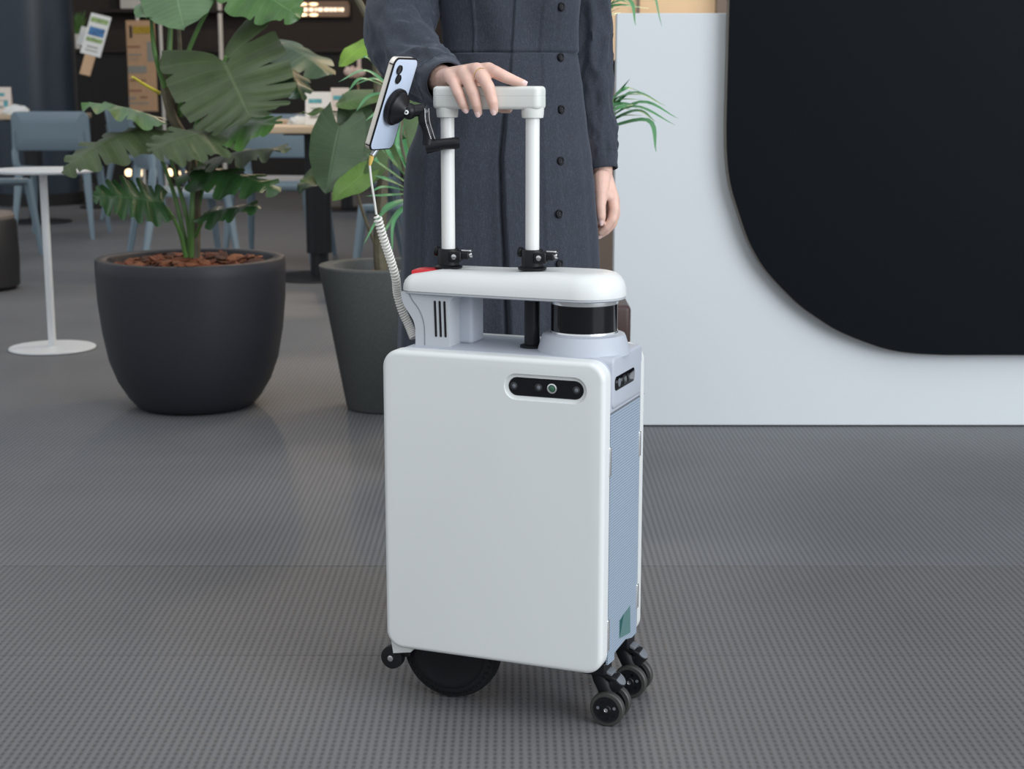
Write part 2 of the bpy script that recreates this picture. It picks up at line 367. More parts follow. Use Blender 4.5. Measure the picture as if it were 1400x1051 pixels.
# ------------------------------------------------------------------ white board wall with black rounded panel
board = thing('partition_board', (1.7, 4.46, 0), 'long low white partition board carrying a black rounded panel', 'partition')
L0 = at(840, 300, 4.455).x; ztop = at(842, 18, 4.455).z
mb = MB().slab(3.6, ztop - .004, 0.003, [(0.0015, 0), (0, .0015), (0, .0585), (.0015, .06)], lambda a, b, h: (L0 + 1.8 + a, 4.455 + h, .004 + (ztop - .004) / 2 + b), 3)
mb.build('board', 'board_white', board)
MB().box((L0 + 1.8, 4.485, 0.002), (3.58, 0.05, 0.004)).build('shadow_gap_base', 'black_plastic', board, smooth=False)
PY = 4.405
pts = [(997, 0), (994.5, 85), (992.4, 171), (992.8, 205), (995.4, 236), (1000, 260), (1007, 283), (1022, 327), (1039.6, 360), (1056, 381), (1075, 401), (1092, 417), (1110.4, 430.7), (1145.8, 453), (1193, 472), (1222, 480), (1252, 484), (1293, 486)]
out = [(at(x, y, PY).x, at(x, y, PY).z) for x, y in pts]
x0 = min(k[0] for k in out); out[0] = (x0 + .0002, 1.95); out[1] = (x0 + .0001, 1.4); out[2] = (x0, out[2][1])
out = [(p.x, p.y) for p in spline([Vector((a, b, 0)) for a, b in out[2:]], 4)]
zb = out[-1][1]; xr = 3.3
loop = [(x0, 2.05)] + out + [(xr, zb), (xr, 2.05)]
panel = thing('display_panel', (1.9, PY, 1.0), 'big matt black panel with rounded lower corner mounted on white board', 'panel')
def inset_loop(lp, d):
    n = len(lp); res = []
    for i in range(n):
        a = Vector(lp[i - 1]); b = Vector(lp[i]); c = Vector(lp[(i + 1) % n])
        t = ((b - a).normalized() + (c - b).normalized()).normalized(); res.append((b.x - t.y * d, b.y + t.x * d))
    return res
MB().rings([[(a, PY + .002, b) for a, b in inset_loop(loop, -.0)], [(a, PY + .048, b) for a, b in loop]], cap0=True, cap1=True).build('edge_band', 'panel_edge', panel, angle=30)
ins = inset_loop(loop, 0.002)
MB().rings([[(a, PY - .002, b) for a, b in inset_loop(loop, .0035)], [(a, PY - .0005, b) for a, b in ins], [(a, PY + .001, b) for a, b in ins]]).build('face', 'panel_black', panel, angle=30)

# brown bench cube, dark stool
b1 = thing('bench_cube', (0.14, 4.05, 0), 'dark brown leather cube seat before the white partition board', 'stool')
p = hp(863, 418, 0); fy = 3.86; px = at(863, 418, fy); zt = px.z
MB().rbox((px.x - .16, fy + .16, zt - .05), (0.32, 0.32, 0.10), .012).build('seat_pad', 'leather_brown', b1)
MB().rbox((px.x - .16, fy + .16, (zt - .1) / 2 - .0005), (0.31, 0.31, zt - .101), .01).build('base', 'leather_brown', b1)
p = ground(8, 402); st = thing('pouf', (p.x - .2, p.y + .2, 0), 'dark round pouf standing left of the white side table', 'stool')
MB().lathe([(.17, 0), (.2, .02), (.205, .15), (.2, .33), (.19, .345)], st.location, 40).build('body', 'stool_dark', st)
MB().lathe([(.19, .3455), (.192, .36), (.18, .375), (.1, .38)], st.location, 40).build('cushion_top', 'wall_taupe', st)

# ------------------------------------------------------------------ white side table
c = ground(72, 477); t = thing('side_table', (c.x, c.y, 0), 'small white round metal side table with thin pole', 'table')
zt = at(62, 231, c.y).z
MB().lathe([(.155, 0), (.16, .003), (.16, .007), (.157, .010), (.02, .012)], c, 56).build('base', 'steel_white', t)
MB().cyl((c.x, c.y, .008), (c.x, c.y, zt - .015), .0145, n=24).build('pole', 'steel_white', t)
MB().lathe([(.05, zt - .016), (.17, zt - .014), (.19, zt - .010), (.192, zt - .004), (.19, zt)], c, 64).build('table_top', 'steel_white', t)

# ------------------------------------------------------------------ café chairs and tables
def make_chair():
    root = thing('cafe_chair', (0, 0, 0), 'x', 'chair')
    # local: faces +y, back at -y
    mb = MB(); rs = []
    def sf(a, b, h): return (a, b, h + 0.45 - .018 * math.cos(a / .24 * PI / 2) + (0.012 if b < -.15 else 0) - .02 * max(0, b - .14) / .08)
    mb.slab(0.47, 0.45, 0.06, [(.006, -.018), (0, -.010), (0, .006), (.006, .012), (.05, .013), (.15, .013)], sf, 6).build('seat', 'chair_blue', root)
    mb = MB()
    def bf(a, b, h):
        cv = .05 * (a / .25) ** 2
        return (a, -.235 + cv - h - b * .13, .695 + b)
    mb.slab(0.50, 0.25, 0.045, [(.006, -.011), (0, -.006), (0, .006), (.006, .011), (.08, .011)], bf, 6).build('backrest', 'chair_blue', root)
    for sx in (-1, 1):
        fr = spline([(sx * .225, -.17, .44), (sx * .235, -.19, .50), (sx * .238, -.185, .58), (sx * .232, -.20, .70)], 6)
        MB().tube(fr, [.026] * 6 + [.024] * 6 + [.018] * 7, 8, .6).build('back_support', 'chair_blue', root)
        for sy in (-1, 1):
            top = Vector((sx * .215, sy * .18, .45)); bot = Vector((sx * .255, sy * (.27 if sy < 0 else .235), 0))
            rs = []
            for k in range(7):
                q = top.lerp(bot, k / 6); wx = .028 - .015 * k / 6; wy = .022 - .009 * k / 6
                rs.append([q + Vector((math.cos(a) * wx * 1.1, math.sin(a) * wy * 1.1, 0)) for a in (PI / 4 + PI / 2 * j + dd for j in range(4) for dd in (-.25, .25))])
            rs[-1] = [Vector((v.x, v.y, 0)) for v in rs[-1]]
            MB().rings(rs).build('leg', 'chair_blue', root)
    for sy in (-1, 1):
        MB().rbox((0, sy * .17, .425), (.40, .03, .03), .008).build('seat_rail', 'chair_blue', root)
    return root
chair0 = make_chair()
spots = [  # (x, y, heading deg, label)
    (at(78, 320, 10.3).x, 10.45, 2, 'blue-grey plastic chair with wide backrest behind the white side table'),
    (at(-30, 340, 9.0).x, 9.05, -14, 'blue-grey plastic chair cut off beside the dark pouf and side table'),
    (at(262, 300, 7.9).x - .06, 8.0, -68, 'blue-grey plastic chair directly behind the potted split-leaf plant'),
    (at(385, 300, 9.1).x, 9.0, 172, 'blue-grey plastic chair on the far side of the wooden café table'),
    (at(487, 300, 8.6).x, 8.75, 100, 'blue-grey plastic chair tucked in right of the black table pedestal'),
    (at(575, 300, 7.0).x, 7.2, 62, 'blue-grey plastic chair half hidden behind the person in the dress'),
    (at(165, 230, 11.7).x + .14, 11.95, -100, 'blue-grey plastic chair far back below the hanging menu board'),
]
for i, (x, y, hd, lab) in enumerate(spots):
    o = chair0 if i == 0 else copy_tree(chair0)
    o.location = (x, y, 0); o.rotation_euler = (0, 0, math.radians(hd)); o['label'] = lab; o['group'] = 'blue-grey café chairs'

def cafe_table(name, x, y, zt, wx, wy, lab, base=.25):
    t = thing(name, (x, y, 0), lab, 'table', 'wooden café tables')
    MB().rbox((x, y, zt - .018), (wx, wy, .036), .006).build('table_top', 'wood_top', t)
    MB().lathe([(base, 0), (base + .004, .004), (base, .010), (.08, .016)], (x, y, 0), 40).build('base', 'table_black', t)
    n = 56; rs = []
    for z, r in ((.012, .047), (.13, .047)): rs.append([Vector((x + r * math.cos(2 * PI * k / n), y + r * math.sin(2 * PI * k / n), z)) for k in range(n)])
    MB().rings(rs).build('pedestal_foot', 'table_black', t)
    rs = []
    for z in (.131, zt - .05): rs.append([Vector((x + (.062 + .003 * (k % 2)) * math.cos(2 * PI * k / n), y + (.062 + .003 * (k % 2)) * math.sin(2 * PI * k / n), z)) for k in range(n)])
    MB().rings(rs).build('fluted_column', 'table_black', t, angle=15)
    MB().rbox((x, y, zt - .043), (.3, .3, .012), .003).build('top_plate', 'table_black', t)
    return t
g = ground(429, 388); TX, TY, TZ = g.x, g.y + .26, 0.785
cafe_table('cafe_table', TX, TY, TZ, .70, .70, 'square wooden café table on black fluted pedestal between the planters')
T2 = (at(30, 150, 11.3).x, 11.5, .785)
cafe_table('cafe_table', T2[0], T2[1], T2[2], .70, .70, 'wooden café table behind the chair near the dark column')
T3 = (at(470, 155, 12.6).x, 12.7, .765)
cafe_table('cafe_table', T3[0], T3[1], T3[2], .80, .70, 'far wooden café table seen behind the nearer table')

def card(x, y, z, wd, ht, lab, rz=0.0, m='paper'):
    o = thing('table_card', (x, y, z), lab, 'sign', 'white cards on the café tables', rz)
    q = Quaternion((0, 0, 1), rz) @ Quaternion((1, 0, 0), math.radians(-8)); c = Vector((x, y, z + ht / 2 * .99 + .0015)) + Vector((0, .02, 0))
    MB().box(c, (wd, .004, ht), q).build('sheet', m, o, smooth=False)
    qb = Quaternion((0, 0, 1), rz) @ Quaternion((1, 0, 0), math.radians(8))
    MB().box(c + Quaternion((0, 0, 1), rz) @ Vector((0, ht * .145, 0)), (wd, .004, ht), qb).build('back_sheet', m, o, smooth=False)
    f = q @ Vector((0, -.0035, 0))
    for dx, dz, sx, sz, mm in ((-.12, .22, .5, .12, 'print_teal'), (.2, -.12, .25, .25, 'print_teal'), (0, .0, .6, .03, 'print_grey'), (-.15, -.25, .35, .1, 'print_grey')):
        MB().box(c + f + q @ Vector((dx * wd, 0, dz * ht)), (sx * wd, .001, sz * ht), q).build('print', mm, o, smooth=False)
    return o
def tissue(x, y, z, r, lab):
    o = MB()
    rr = random.Random(int(x * 1000)); q = []
    n = 14; rs = []
    for i in range(7):
        t = i / 6; h = z + .001 + r * 1.1 * math.sin(t * PI / 2)
        rs.append([Vector((x + (r * math.cos(t * PI / 2) + .004) * (1 + rr.uniform(-.35, .35)) * math.cos(2 * PI * k / n) * 1.5, y + (r * math.cos(t * PI / 2) + .004) * math.sin(2 * PI * k / n), h + (rr.uniform(-.25, .25) * r if i else 0))) for k in range(n)])
    ob = o.rings(rs).build('paper_napkin', 'paper', angle=20); tag(ob, lab, 'napkin', 'crumpled white napkins on the tables')
card(at(435, 165, 7.95).x, 7.95, TZ, .13, .165, 'larger white standing card with teal print on the near wooden table')
card(at(463, 150, 8.25).x, 8.3, TZ, .095, .185, 'narrow white card with teal print standing behind the larger card', m='paper_pink')
tissue(at(410, 160, 8.1).x, 8.1, TZ, .035, 'crumpled white napkin left of the teal printed card')
tissue(at(497, 150, 8.0).x, 8.1, TZ, .04, 'crumpled white napkin on the near table beside the phone')
o = MB().rbox((at(398, 158, 8.2).x, 8.3, TZ + .012), (.17, .1, .024), .006).build('wooden_tray', 'wood_top'); tag(o, 'small pale wooden tray on the near café table', 'tray')
card(at(3, 150, 11.3).x, 11.3, T2[2], .12, .19, 'white printed card standing on the table by the dark column', m='paper_pink')
tissue(at(21, 150, 11.2).x, 11.25, T2[2], .055, 'crumpled white napkin on the table by the dark column')

# ------------------------------------------------------------------ dark round column and the café behind
c = at(48, 200, 13.4); r = (60 / FPX) * 13.2
co = thing('round_column', (c.x, 13.4, 0), 'thick dark blue-black round column behind the chairs', 'column')
MB().lathe([(r, 0.1), (r, 4.05)], (c.x, 13.4, 0), 64).build('shaft', 'column', co)
MB().lathe([(r + .02, 0.0), (r + .02, .095), (r, .0995)], (c.x, 13.4, 0), 64).build('plinth', 'counter_black', co)
BY = 16.4
ct = thing('bar_counter', (-1.2, BY, 0), 'long black bar counter along the dark café wall', 'counter')
zc = at(150, 72, BY - .3).z
MB().box((-2.6, BY + .1, zc / 2), (9.0, .6, zc)).build('front', 'counter_black', ct, smooth=False)
MB().rbox((-2.6, BY + .1, zc + .02), (9.1, .7, .04), .004).build('worktop', 'shelf_dark', ct)
zs = at(250, 13, 17.0).z
for x0, x1 in ((140, 352),):
    a, b = at(x0, 13, 16.95).x, at(x1, 13, 16.95).x
    s = MB().box(((a + b) / 2, 16.95, zs - .02), (b - a, .3, .04)).build('wall_shelf', 'shelf_dark', smooth=False); tag(s, 'dark wooden wall shelf above the black bar counter', 'shelf')
a = at(183, 0, 16.9); bx = MB().rbox((a.x, 16.93, zs + .11), (.26, .2, .22), .006).build('paper_box', 'paper'); tag(bx, 'white paper box standing on the dark wall shelf', 'box')
a = at(112, 5, 16.6); fl_ = thing('small_plant', (a.x, 16.35, zc + .04), 'small green plant on the bar counter beside the column', 'plant')
MB().lathe([(.05, 0), (.07, .15), (.06, .15), (.05, .14)], fl_.location, 20).build('pot', 'paper', fl_)
rr = random.Random(3); mb = MB()
for k in range(26):
    p0 = Vector(fl_.location) + Vector((0, 0, .14)); d = Vector((rr.uniform(-.10, .10), rr.uniform(-.08, .08), rr.uniform(.08, .26)))
    q = p0 + d; sd = d.cross(Vector((0, 1, 0))).normalized() * .015
    mb.add([p0, p0 + d * .6 + sd, q, p0 + d * .6 - sd], [(0, 1, 2, 3)])
mb.build('foliage', 'leaf_green', fl_)
# standing menu board of kraft paper in a white frame
def flat_sign(root, name, px0, px1, py0, py1, Y, m, off=0.0, parent=None, th=.004):
    a = at(px0, py0, Y); b = at(px1, py1, Y)
    return MB().box(((a.x + b.x) / 2, Y - off, (a.z + b.z) / 2), (abs(b.x - a.x), th, abs(a.z - b.z)), None).build(name, m, parent or root, smooth=False)
Y = 14.6
a = at(195, 90, Y); mbd = thing('menu_board', (a.x, Y, 0), 'kraft paper menu board with yellow heading on white stand', 'sign')
flat_sign(mbd, 'board', 172, 216, 28, 152, Y, 'kraft', th=.014)
for k, (x0, x1, y0, y1, m) in enumerate([(182, 206, 36, 46, 'print_yellow'), (177, 181, 35, 52, 'counter_black'), (175, 192, 63, 65, 'print_brown'), (176, 194, 74, 76, 'print_grey'), (176, 190, 80, 81, 'print_grey'), (201, 211, 57, 84, 'print_grey'), (175, 201, 90, 100, 'print_grey'), (178, 200, 109, 111, 'print_brown'), (175, 194, 123, 125, 'print_brown'), (176, 186, 133, 136, 'print_grey'), (192, 202, 132, 134, 'print_brown'), (176, 204, 140, 142, 'print_grey')]):
    flat_sign(mbd, 'print', x0, x1, y0, y1, Y, m, off=.0085, th=.002)
for x, y0, y1 in ((218.5, 22, 330), (172, 20, 330)):
    a = at(x, y0, Y + .02)
    if x < 200: a = at(187, 15, Y + .02)
    MB().cyl((a.x, Y + .022, 0.0), (a.x, Y + .022, a.z), .016, n=14).build('stand_pole', 'door_strip', mbd)
a0, a1 = at(187, 152, Y).x, at(218.5, 152, Y).x
MB().rbox(((a0 + a1) / 2, Y + .022, .012), (.42, .34, .024), .008).build('stand_base', 'door_strip', mbd)
Y = 15.6; a = at(300, 0, Y); wp = thing('white_post', (a.x, Y, 0), 'slim white display post before the dark café wall', 'post')
b = at(300, 64, Y)
MB().cyl((a.x, Y, .02), (a.x, Y, 2.6), .022, n=14).build('pole', 'door_strip', wp)
MB().cyl((a.x, Y, at(300, 18, Y).z), (a.x, Y, at(300, 14, Y).z), .026, n=14).build('joint_ring', 'shelf_dark', wp)
MB().lathe([(.14, 0), (.14, .015), (.02, .02)], (a.x, Y, 0), 24).build('base', 'door_strip', wp)
# leaning leaflet on a wooden holder
Y = 12.9; tl = thing('leaflet_holder', (at(120, 100, Y).x, Y, 0), 'leaning printed leaflet on a pale wooden holder beside the column', 'sign')
cA = at(131, 48, Y); q = Quaternion((0, 1, 0), math.radians(14)) @ Quaternion((1, 0, 0), math.radians(-18))
MB().box(cA, (.165, .006, .345), q).build('leaflet', 'paper', tl, smooth=False)
for dz, hz, wd, m in ((.025, .07, .125, 'print_blue'), (.12, .04, .14, 'print_green'), (-.045, .035, .13, 'print_green'), (-.105, .012, .09, 'print_grey'), (-.135, .01, .1, 'print_grey')):
    MB().box(cA + q @ Vector((0, -.004, dz)), (wd, .002, hz), q).build('print', m, tl, smooth=False)
cB = cA + q @ Vector((0, .008, -.24)); MB().box(cB, (.085, .012, .20), q).build('wooden_arm', 'kraft', tl, smooth=False)
e = cB + q @ Vector((0, .012, -.03)); MB().tube([e, e + Vector((0, .05, -.15)), (e.x, e.y + .06, .02)], .012, 8).build('stand_rod', 'counter_black', tl)
MB().lathe([(.13, 0), (.13, .015), (.02, .02)], (e.x, e.y + .06, 0), 24).build('stand_base', 'counter_black', tl)
cC = at(113, 49, 13.3); o = thing('leaflet_card', (cC.x, 13.3, 0), 'small blank white card on a dark rod beside the leaflet', 'sign')
MB().box(cC, (.06, .006, .16), q).build('card', 'paper', o, smooth=False)
MB().cyl((cC.x - .02, 13.32, 0.01), (cC.x - .02, 13.32, cC.z - .05), .008, n=8).build('rod', 'counter_black', o)
MB().lathe([(.1, 0), (.1, .012), (.02, .016)], (cC.x - .02, 13.32, 0), 20).build('rod_base', 'counter_black', o)
# lit sign box on the wall
Y = 17.0; sg = thing('lit_sign', (at(437, 12, Y).x, Y, at(437, 24, Y).z), 'small framed sign box with a row of glowing letters', 'sign')
a, b = at(396, 2, Y), at(478, 23, Y); cx, cz, ww, hh = (a.x + b.x) / 2, (a.z + b.z) / 2, b.x - a.x, a.z - b.z
MB().box((cx, Y + .03, cz), (ww, .05, hh)).build('box', 'sign_frame', sg, smooth=False)
for dz in (-.43, .43): MB().box((cx, Y - .002, cz + dz * hh), (ww, .014, hh * .14)).build('frame_bar', 'tan_panel', sg, smooth=False)
for dx in (-.49, .49): MB().box((cx + dx * ww, Y - .002, cz), (ww * .02, .014, hh)).build('frame_bar', 'tan_panel', sg, smooth=False)
rr = random.Random(5); x = cx - ww * .36
while x < cx + ww * .40:
    wd = rr.uniform(.018, .05)
    MB().rbox((x + wd / 2, Y, cz - .005), (wd, .012, hh * .22), .002).build('letter', 'sign_glow', sg); x += wd + rr.uniform(.008, .02)
for dx in (-.28, -.1):
    MB().sphere((cx + dx * ww, Y - .005, cz + hh * .33), .022, 10, (2.2, .5, .6)).build('glow_spot', 'lamp_warm', sg)
    MB().sphere((cx + dx * ww, Y - .005, cz - hh * .38), .022, 10, (2.4, .5, .6)).build('glow_spot', 'lamp_warm', sg)
# dried flower in a vase on the far table
Y = 12.62; a = at(487, 98, Y); fz = T3[2]; fw_ = thing('dried_flower', (a.x, Y, fz), 'pale pink dried flower head in a black vase on far table', 'flower')
rr = random.Random(9); mb = MB()
for k in range(22): mb.sphere(a + Vector((rr.uniform(-.07, .07), rr.uniform(-.03, .03), rr.uniform(-.028, .028))), rr.uniform(.018, .03), 8)
mb.build('flower_head', 'blossom', fw_)
MB().rbox(at(491, 86, Y), (.03, .015, .10), .003).build('upright_tag', 'blossom', fw_)
MB().tube([a, (a.x + .015, Y, fz + .2), (a.x, Y, fz + .05)], .004, 8).build('stem', 'kraft', fw_)
MB().lathe([(.03, 0.0), (.042, .02), (.038, .08), (.018, .12), (.02, .125)], (a.x, Y, fz + .0005), 20).build('vase', 'counter_black', fw_)
# low kickboard lamps at the foot of the counter
for x in (176, 191, 210, 232, 250):
    p = at(x, 236, 15.5); l = thing('floor_lamp', (p.x, 15.5, 0), 'small glowing globe lamp on the floor before the bar counter', 'lamp', 'globe lamps along the bar counter')
    MB().sphere((p.x, 15.5, p.z), .038, 12).build('globe', 'lamp_warm', l); MB().cyl((p.x, 15.5, 0), (p.x, 15.5, p.z - .03), .03, .018, 12).build('base', 'shelf_dark', l)
pl = MB().box((at(455, 250, 14.5).x, 14.7, .36), (.13, .3, .72)).build('pale_pedestal', 'tan_panel', smooth=False); tag(pl, 'slim tan display pedestal behind the wooden café tables', 'pedestal')
L = bpy.data.lights.new('cafe_fill_light', 'POINT'); L.energy = 60; L.color = (1, .75, .55); L.shadow_soft_size = .15  # unseen warm fill light, added to brighten the café
o = bpy.data.objects.new('cafe_fill_light', L); COL.objects.link(o); o.location = (-2.2, 14.2, 3.2)

# ================================================================== PLANTS
def leaf_mesh(name, L, W, m, slits=6, depth=.55, prof=None, droop=.25, fold=.15, wave=.01, sweep=(-.22, .16), sexp=1.4, slit_w=.042, seed=0, parent=None, base=None, tip=None, normal=None, side_curl=0.0):
    rr = random.Random(seed); N, K = (132 if slits else 48), 8
    prof = prof or [(0, .55), (.12, .9), (.28, 1.0), (.5, .9), (.72, .66), (.88, .36), (1, .02)]
    base = Vector(base); tip = Vector(tip); X = (tip - base); Ls = X.length; X.normalize()
    Z = Vector(normal); Z = (Z - X * Z.dot(X)).normalized(); Yv = Z.cross(X)
    L = Ls
    bm = bmesh.new(); uvl = bm.loops.layers.uv.new('UVMap'); grid = {}
    ph = [rr.uniform(-.1, .1) for _ in range(20)]; dps = [rr.choice((.35, .8, 1.0, 1.1, 1.2)) for _ in range(20)]
    for sd in (-1, 1):
        for i in range(N + 1):
            t = i / N; wv = W / 2 * lerp_tab(prof, t)[0]
            f = t * slits + ph[0 if sd < 0 else 1]; fr = f - math.floor(f) - .5
            k = int(math.floor(f)); dp = depth * dps[(k * 2 + (sd > 0)) % 20] if .06 < t < .93 else 0
            notch = math.exp(-(fr / slit_w) ** 2) * dp if slits else 0
            for j in range(K + 1):
                if j == 0 and sd > 0: grid[(sd, i, 0)] = grid[(-1, i, 0)]; continue
                s_ = j / K; se = s_ * (1 - notch)
                sw_ = (sweep[0] * (1 - t) ** 3 + sweep[1] * math.sin(min(1, t) * PI) ** .8) * se ** sexp
                x = (t + sw_ * (W / L) * .8) * L; y = sd * wv * se
                z = -droop * L * (t ** 2 - t) * 1.0 - fold * abs(y) + wave * math.sin(f * 2 * PI) * se - side_curl * y * y / max(W, .01)
                z += .006 * math.sin(9 * t + 3 * sd + seed) * se
                grid[(sd, i, j)] = bm.verts.new(base + X * x + Yv * y + Z * z)
    for sd in (-1, 1):
        for i in range(N):
            for j in range(K):
                q = [grid[(sd, i, j)], grid[(sd, i + 1, j)], grid[(sd, i + 1, j + 1)], grid[(sd, i, j + 1)]]
                uvq = [(i / N, j / K), ((i + 1) / N, j / K), ((i + 1) / N, (j + 1) / K), (i / N, (j + 1) / K)]
                if sd < 0: q.reverse(); uvq.reverse()
                try: fc = bm.faces.new(q)
                except ValueError: continue
                fc.smooth = True
                for lp, u in zip(fc.loops, uvq): lp[uvl].uv = u
    me = bpy.data.meshes.new(name); bm.to_mesh(me); bm.free(); me.materials.append(M[m])
    o = link(name, me, parent)
    return o

# ---- big charcoal planter with the monstera
PC = Vector((at(266.5, 500, 4.77).x, 4.77, 0))
pot = thing('planter', PC, 'big round charcoal planter with bowl-shaped sides and bark chips', 'planter')
prof = [(r_ * .990, z_ * 1.008 - .0) for r_, z_ in [(.13, 0), (.168, .002), (.186, .012), (.206, .036), (.236, .085), (.260, .150), (.276, .235), (.286, .330), (.2895, .42), (.289, .452), (.286, .457), (.255, .457), (.250, .452), (.248, .36)]]
MB().lathe(prof, PC, 96, cap1=False).build('shell', 'pot_charcoal', pot, angle=50)
MB().lathe([(.2425, .40), (.2425, .424), (.12, .440), (.01, .442)], PC, 40).build('soil', 'soil', pot)
rr = random.Random(11); chips = []
for i in range(4):
    for sh in range(2):
        mb = MB(); n = 7; rs = []
        L_, W_, T_ = rr.uniform(.9, 1.2), rr.uniform(.55, .8), rr.uniform(.3, .5)
        for k, (sx, z) in enumerate(((.55, -.5), (1, -.1), (.9, .3), (.4, .5))):
            rs.append([Vector((L_ * sx * math.cos(2 * PI * j / n) * rr.uniform(.75, 1.2), W_ * sx * math.sin(2 * PI * j / n) * rr.uniform(.75, 1.2), T_ * z)) for j in range(n)])
        o = mb.rings(rs).build('bark_chip', 'bark%d' % i, None, angle=10); chips.append(o.data); bpy.data.objects.remove(o)
def scatter_chips(root, C, R, z, n, smin, smax, seed):
    rr = random.Random(seed)
    for k in range(n):
        a = rr.uniform(0, 2 * PI); r_ = R * math.sqrt(rr.random()); s = rr.uniform(smin, smax)
        o = link('bark_chip', rr.choice(chips)); o.parent = root; o.matrix_parent_inverse = parent_world(root).inverted()
        o.location = (C.x + r_ * math.cos(a), C.y + r_ * math.sin(a), z + rr.uniform(-.004, .012) - .012 * (r_ / R) ** 2); o.scale = (s, s, s)
        o.rotation_euler = (rr.uniform(-.5, .5), rr.uniform(-.5, .5), rr.uniform(0, 6.28))
scatter_chips(pot, PC, .222, .447, 240, .015, .030, 5)

PL = thing('monstera_plant', PC + Vector((0, 0, .43)), 'tall split-leaf monstera with long green stems in charcoal planter', 'plant')
DY = 4.77
def LF(name, m, b, t, Yb, Yt, W, nrm, **k):
    return leaf_mesh(name, 0, W, m, base=at(b[0], b[1], Yb), tip=at(t[0], t[1], Yt), normal=nrm, parent=PL, **k)
N_ = Vector
mon = dict(prof=[(0, .62), (.1, .92), (.25, 1.0), (.5, .95), (.72, .74), (.88, .44), (1, .02)])
LF('leaf', 'leaf_olive', (306, 84), (343, 162), 4.66, 4.54, .355, N_((-.12, -.85, .75)), slits=5, depth=.5, droop=.10, fold=.10, seed=1, sweep=(-.50, .22), sexp=.6, slit_w=.04, prof=[(0, .85), (.08, 1.0), (.25, 1.0), (.5, .92), (.72, .70), (.88, .42), (1, .02)])
LF('leaf', 'leaf_dark', (372, 58), (452, 106), 4.86, 4.76, .22, N_((.35, -.35, .9)), slits=2, depth=0.3, droop=.35, fold=.2, seed=2, **mon)
LF('leaf', 'leaf_dark', (382, 78), (412, 132), 4.92, 4.82, .16, N_((.6, -.55, .4)), slits=3, depth=0.5, droop=.25, fold=.3, seed=12, **mon)
LF('leaf', 'leaf_pale', (236, -32), (252, 40), 4.74, 4.58, .215, N_((.05, -.8, .6)), slits=0, droop=.25, fold=.1, seed=3, wave=.02, sweep=(-.3, .1), **mon)
LF('leaf', 'leaf_pale', (212, 2), (200, 26), 4.70, 4.62, .10, N_((-.1, -.7, .6)), slits=0, droop=.2, fold=.1, seed=33, wave=.01, **mon)
LF('leaf', 'leaf_green', (318, -25), (409, 24), 4.72, 4.64, .21, N_((.15, -.7, .75)), slits=3, depth=.25, droop=.25, fold=.18, seed=4, **mon)
LF('leaf', 'leaf_olive', (206, 172), (84, 235), 4.68, 4.52, .19, N_((-.1, -.55, .95)), slits=4, depth=0.62, droop=.30, fold=.35, seed=5, **mon)
LF('leaf', 'leaf_green', (214, 160), (111, 140), 4.72, 4.66, .24, N_((0, -.10, 1)), slits=4, depth=0.5, droop=.2, fold=.2, seed=6, **mon)
LF('leaf', 'leaf_dark', (224, 276), (127, 268), 4.62, 4.50, .17, N_((-.1, -.75, .62)), slits=5, depth=0.66, droop=.12, fold=.12, seed=7, **mon)
LF('leaf', 'leaf_green', (292, 178), (376, 172), 4.70, 4.58, .24, N_((.1, -.5, .85)), slits=3, depth=0.35, droop=.25, fold=.25, seed=8, **mon)
LF('leaf', 'leaf_olive', (296, 178), (206, 208), 4.60, 4.46, .22, N_((-.1, -.55, .85)), slits=4, depth=0.45, droop=.25, fold=.3, seed=14, **mon)
LF('leaf', 'leaf_olive', (282, 220), (398, 203), 4.74, 4.70, .24, N_((.05, -.14, 1)), slits=4, depth=0.55, droop=.22, fold=.2, seed=9, **mon)
LF('leaf', 'leaf_dark', (263, 232), (383, 262), 4.70, 4.58, .20, N_((.15, -.38, .9)), slits=4, depth=0.6, droop=.25, fold=.3, seed=10, **mon)
LF('leaf', 'leaf_dark', (281, 291), (352, 282), 4.68, 4.60, .15, N_((.0, -.30, .95)), slits=3, depth=0.5, droop=.15, fold=.3, seed=11, **mon)
def stem(pts, r0, r1, m, name='stem', parent=PL, n=8):
    P = spline([at(x, y, Y) for x, y, Y in pts], 7); k = len(P)
    return MB().tube(P, [r0 + (r1 - r0) * i / (k - 1) for i in range(k)], n).build(name, m, parent)
stem([(266, 352, 4.76), (267, 300, 4.76), (266, 240, 4.74), (255, 195, 4.74), (236, 160, 4.74), (227, 125, 4.75), (225, 100, 4.75)], .017, .014, 'stem_dark', 'trunk')
stem([(257, 351, 4.74), (251, 320, 4.73), (237, 262, 4.72), (220, 215, 4.70), (204, 172, 4.68)], .008, .0045, 'stem_green')
stem([(259, 351, 4.73), (258, 310, 4.72), (246, 260, 4.72), (228, 200, 4.72), (213, 160, 4.72)], .008, .0045, 'stem_green')
stem([(261, 351, 4.72), (262, 310, 4.70), (264, 262, 4.70), (275, 220, 4.70), (293, 178, 4.70)], .009, .006, 'stem_green')
stem([(254, 351, 4.70), (246, 318, 4.67), (232, 290, 4.64), (218, 277, 4.62)], .007, .004, 'stem_green')
stem([(268, 300, 4.76), (276, 262, 4.75), (284, 240, 4.75), (282, 222, 4.74)], .007, .0045, 'stem_green')
stem([(268, 280, 4.76), (270, 250, 4.73), (263, 234, 4.70)], .006, .0045, 'stem_green')
stem([(268, 322, 4.74), (276, 303, 4.71), (281, 291, 4.68)], .006, .004, 'stem_green')
stem([(226, 120, 4.74), (216, 90, 4.74), (209, 55, 4.73), (206, 10, 4.71)], .009, .005, 'stem_green')
stem([(228, 118, 4.75), (231, 80, 4.75), (233, 40, 4.75), (236, -30, 4.74)], .010, .006, 'stem_green')
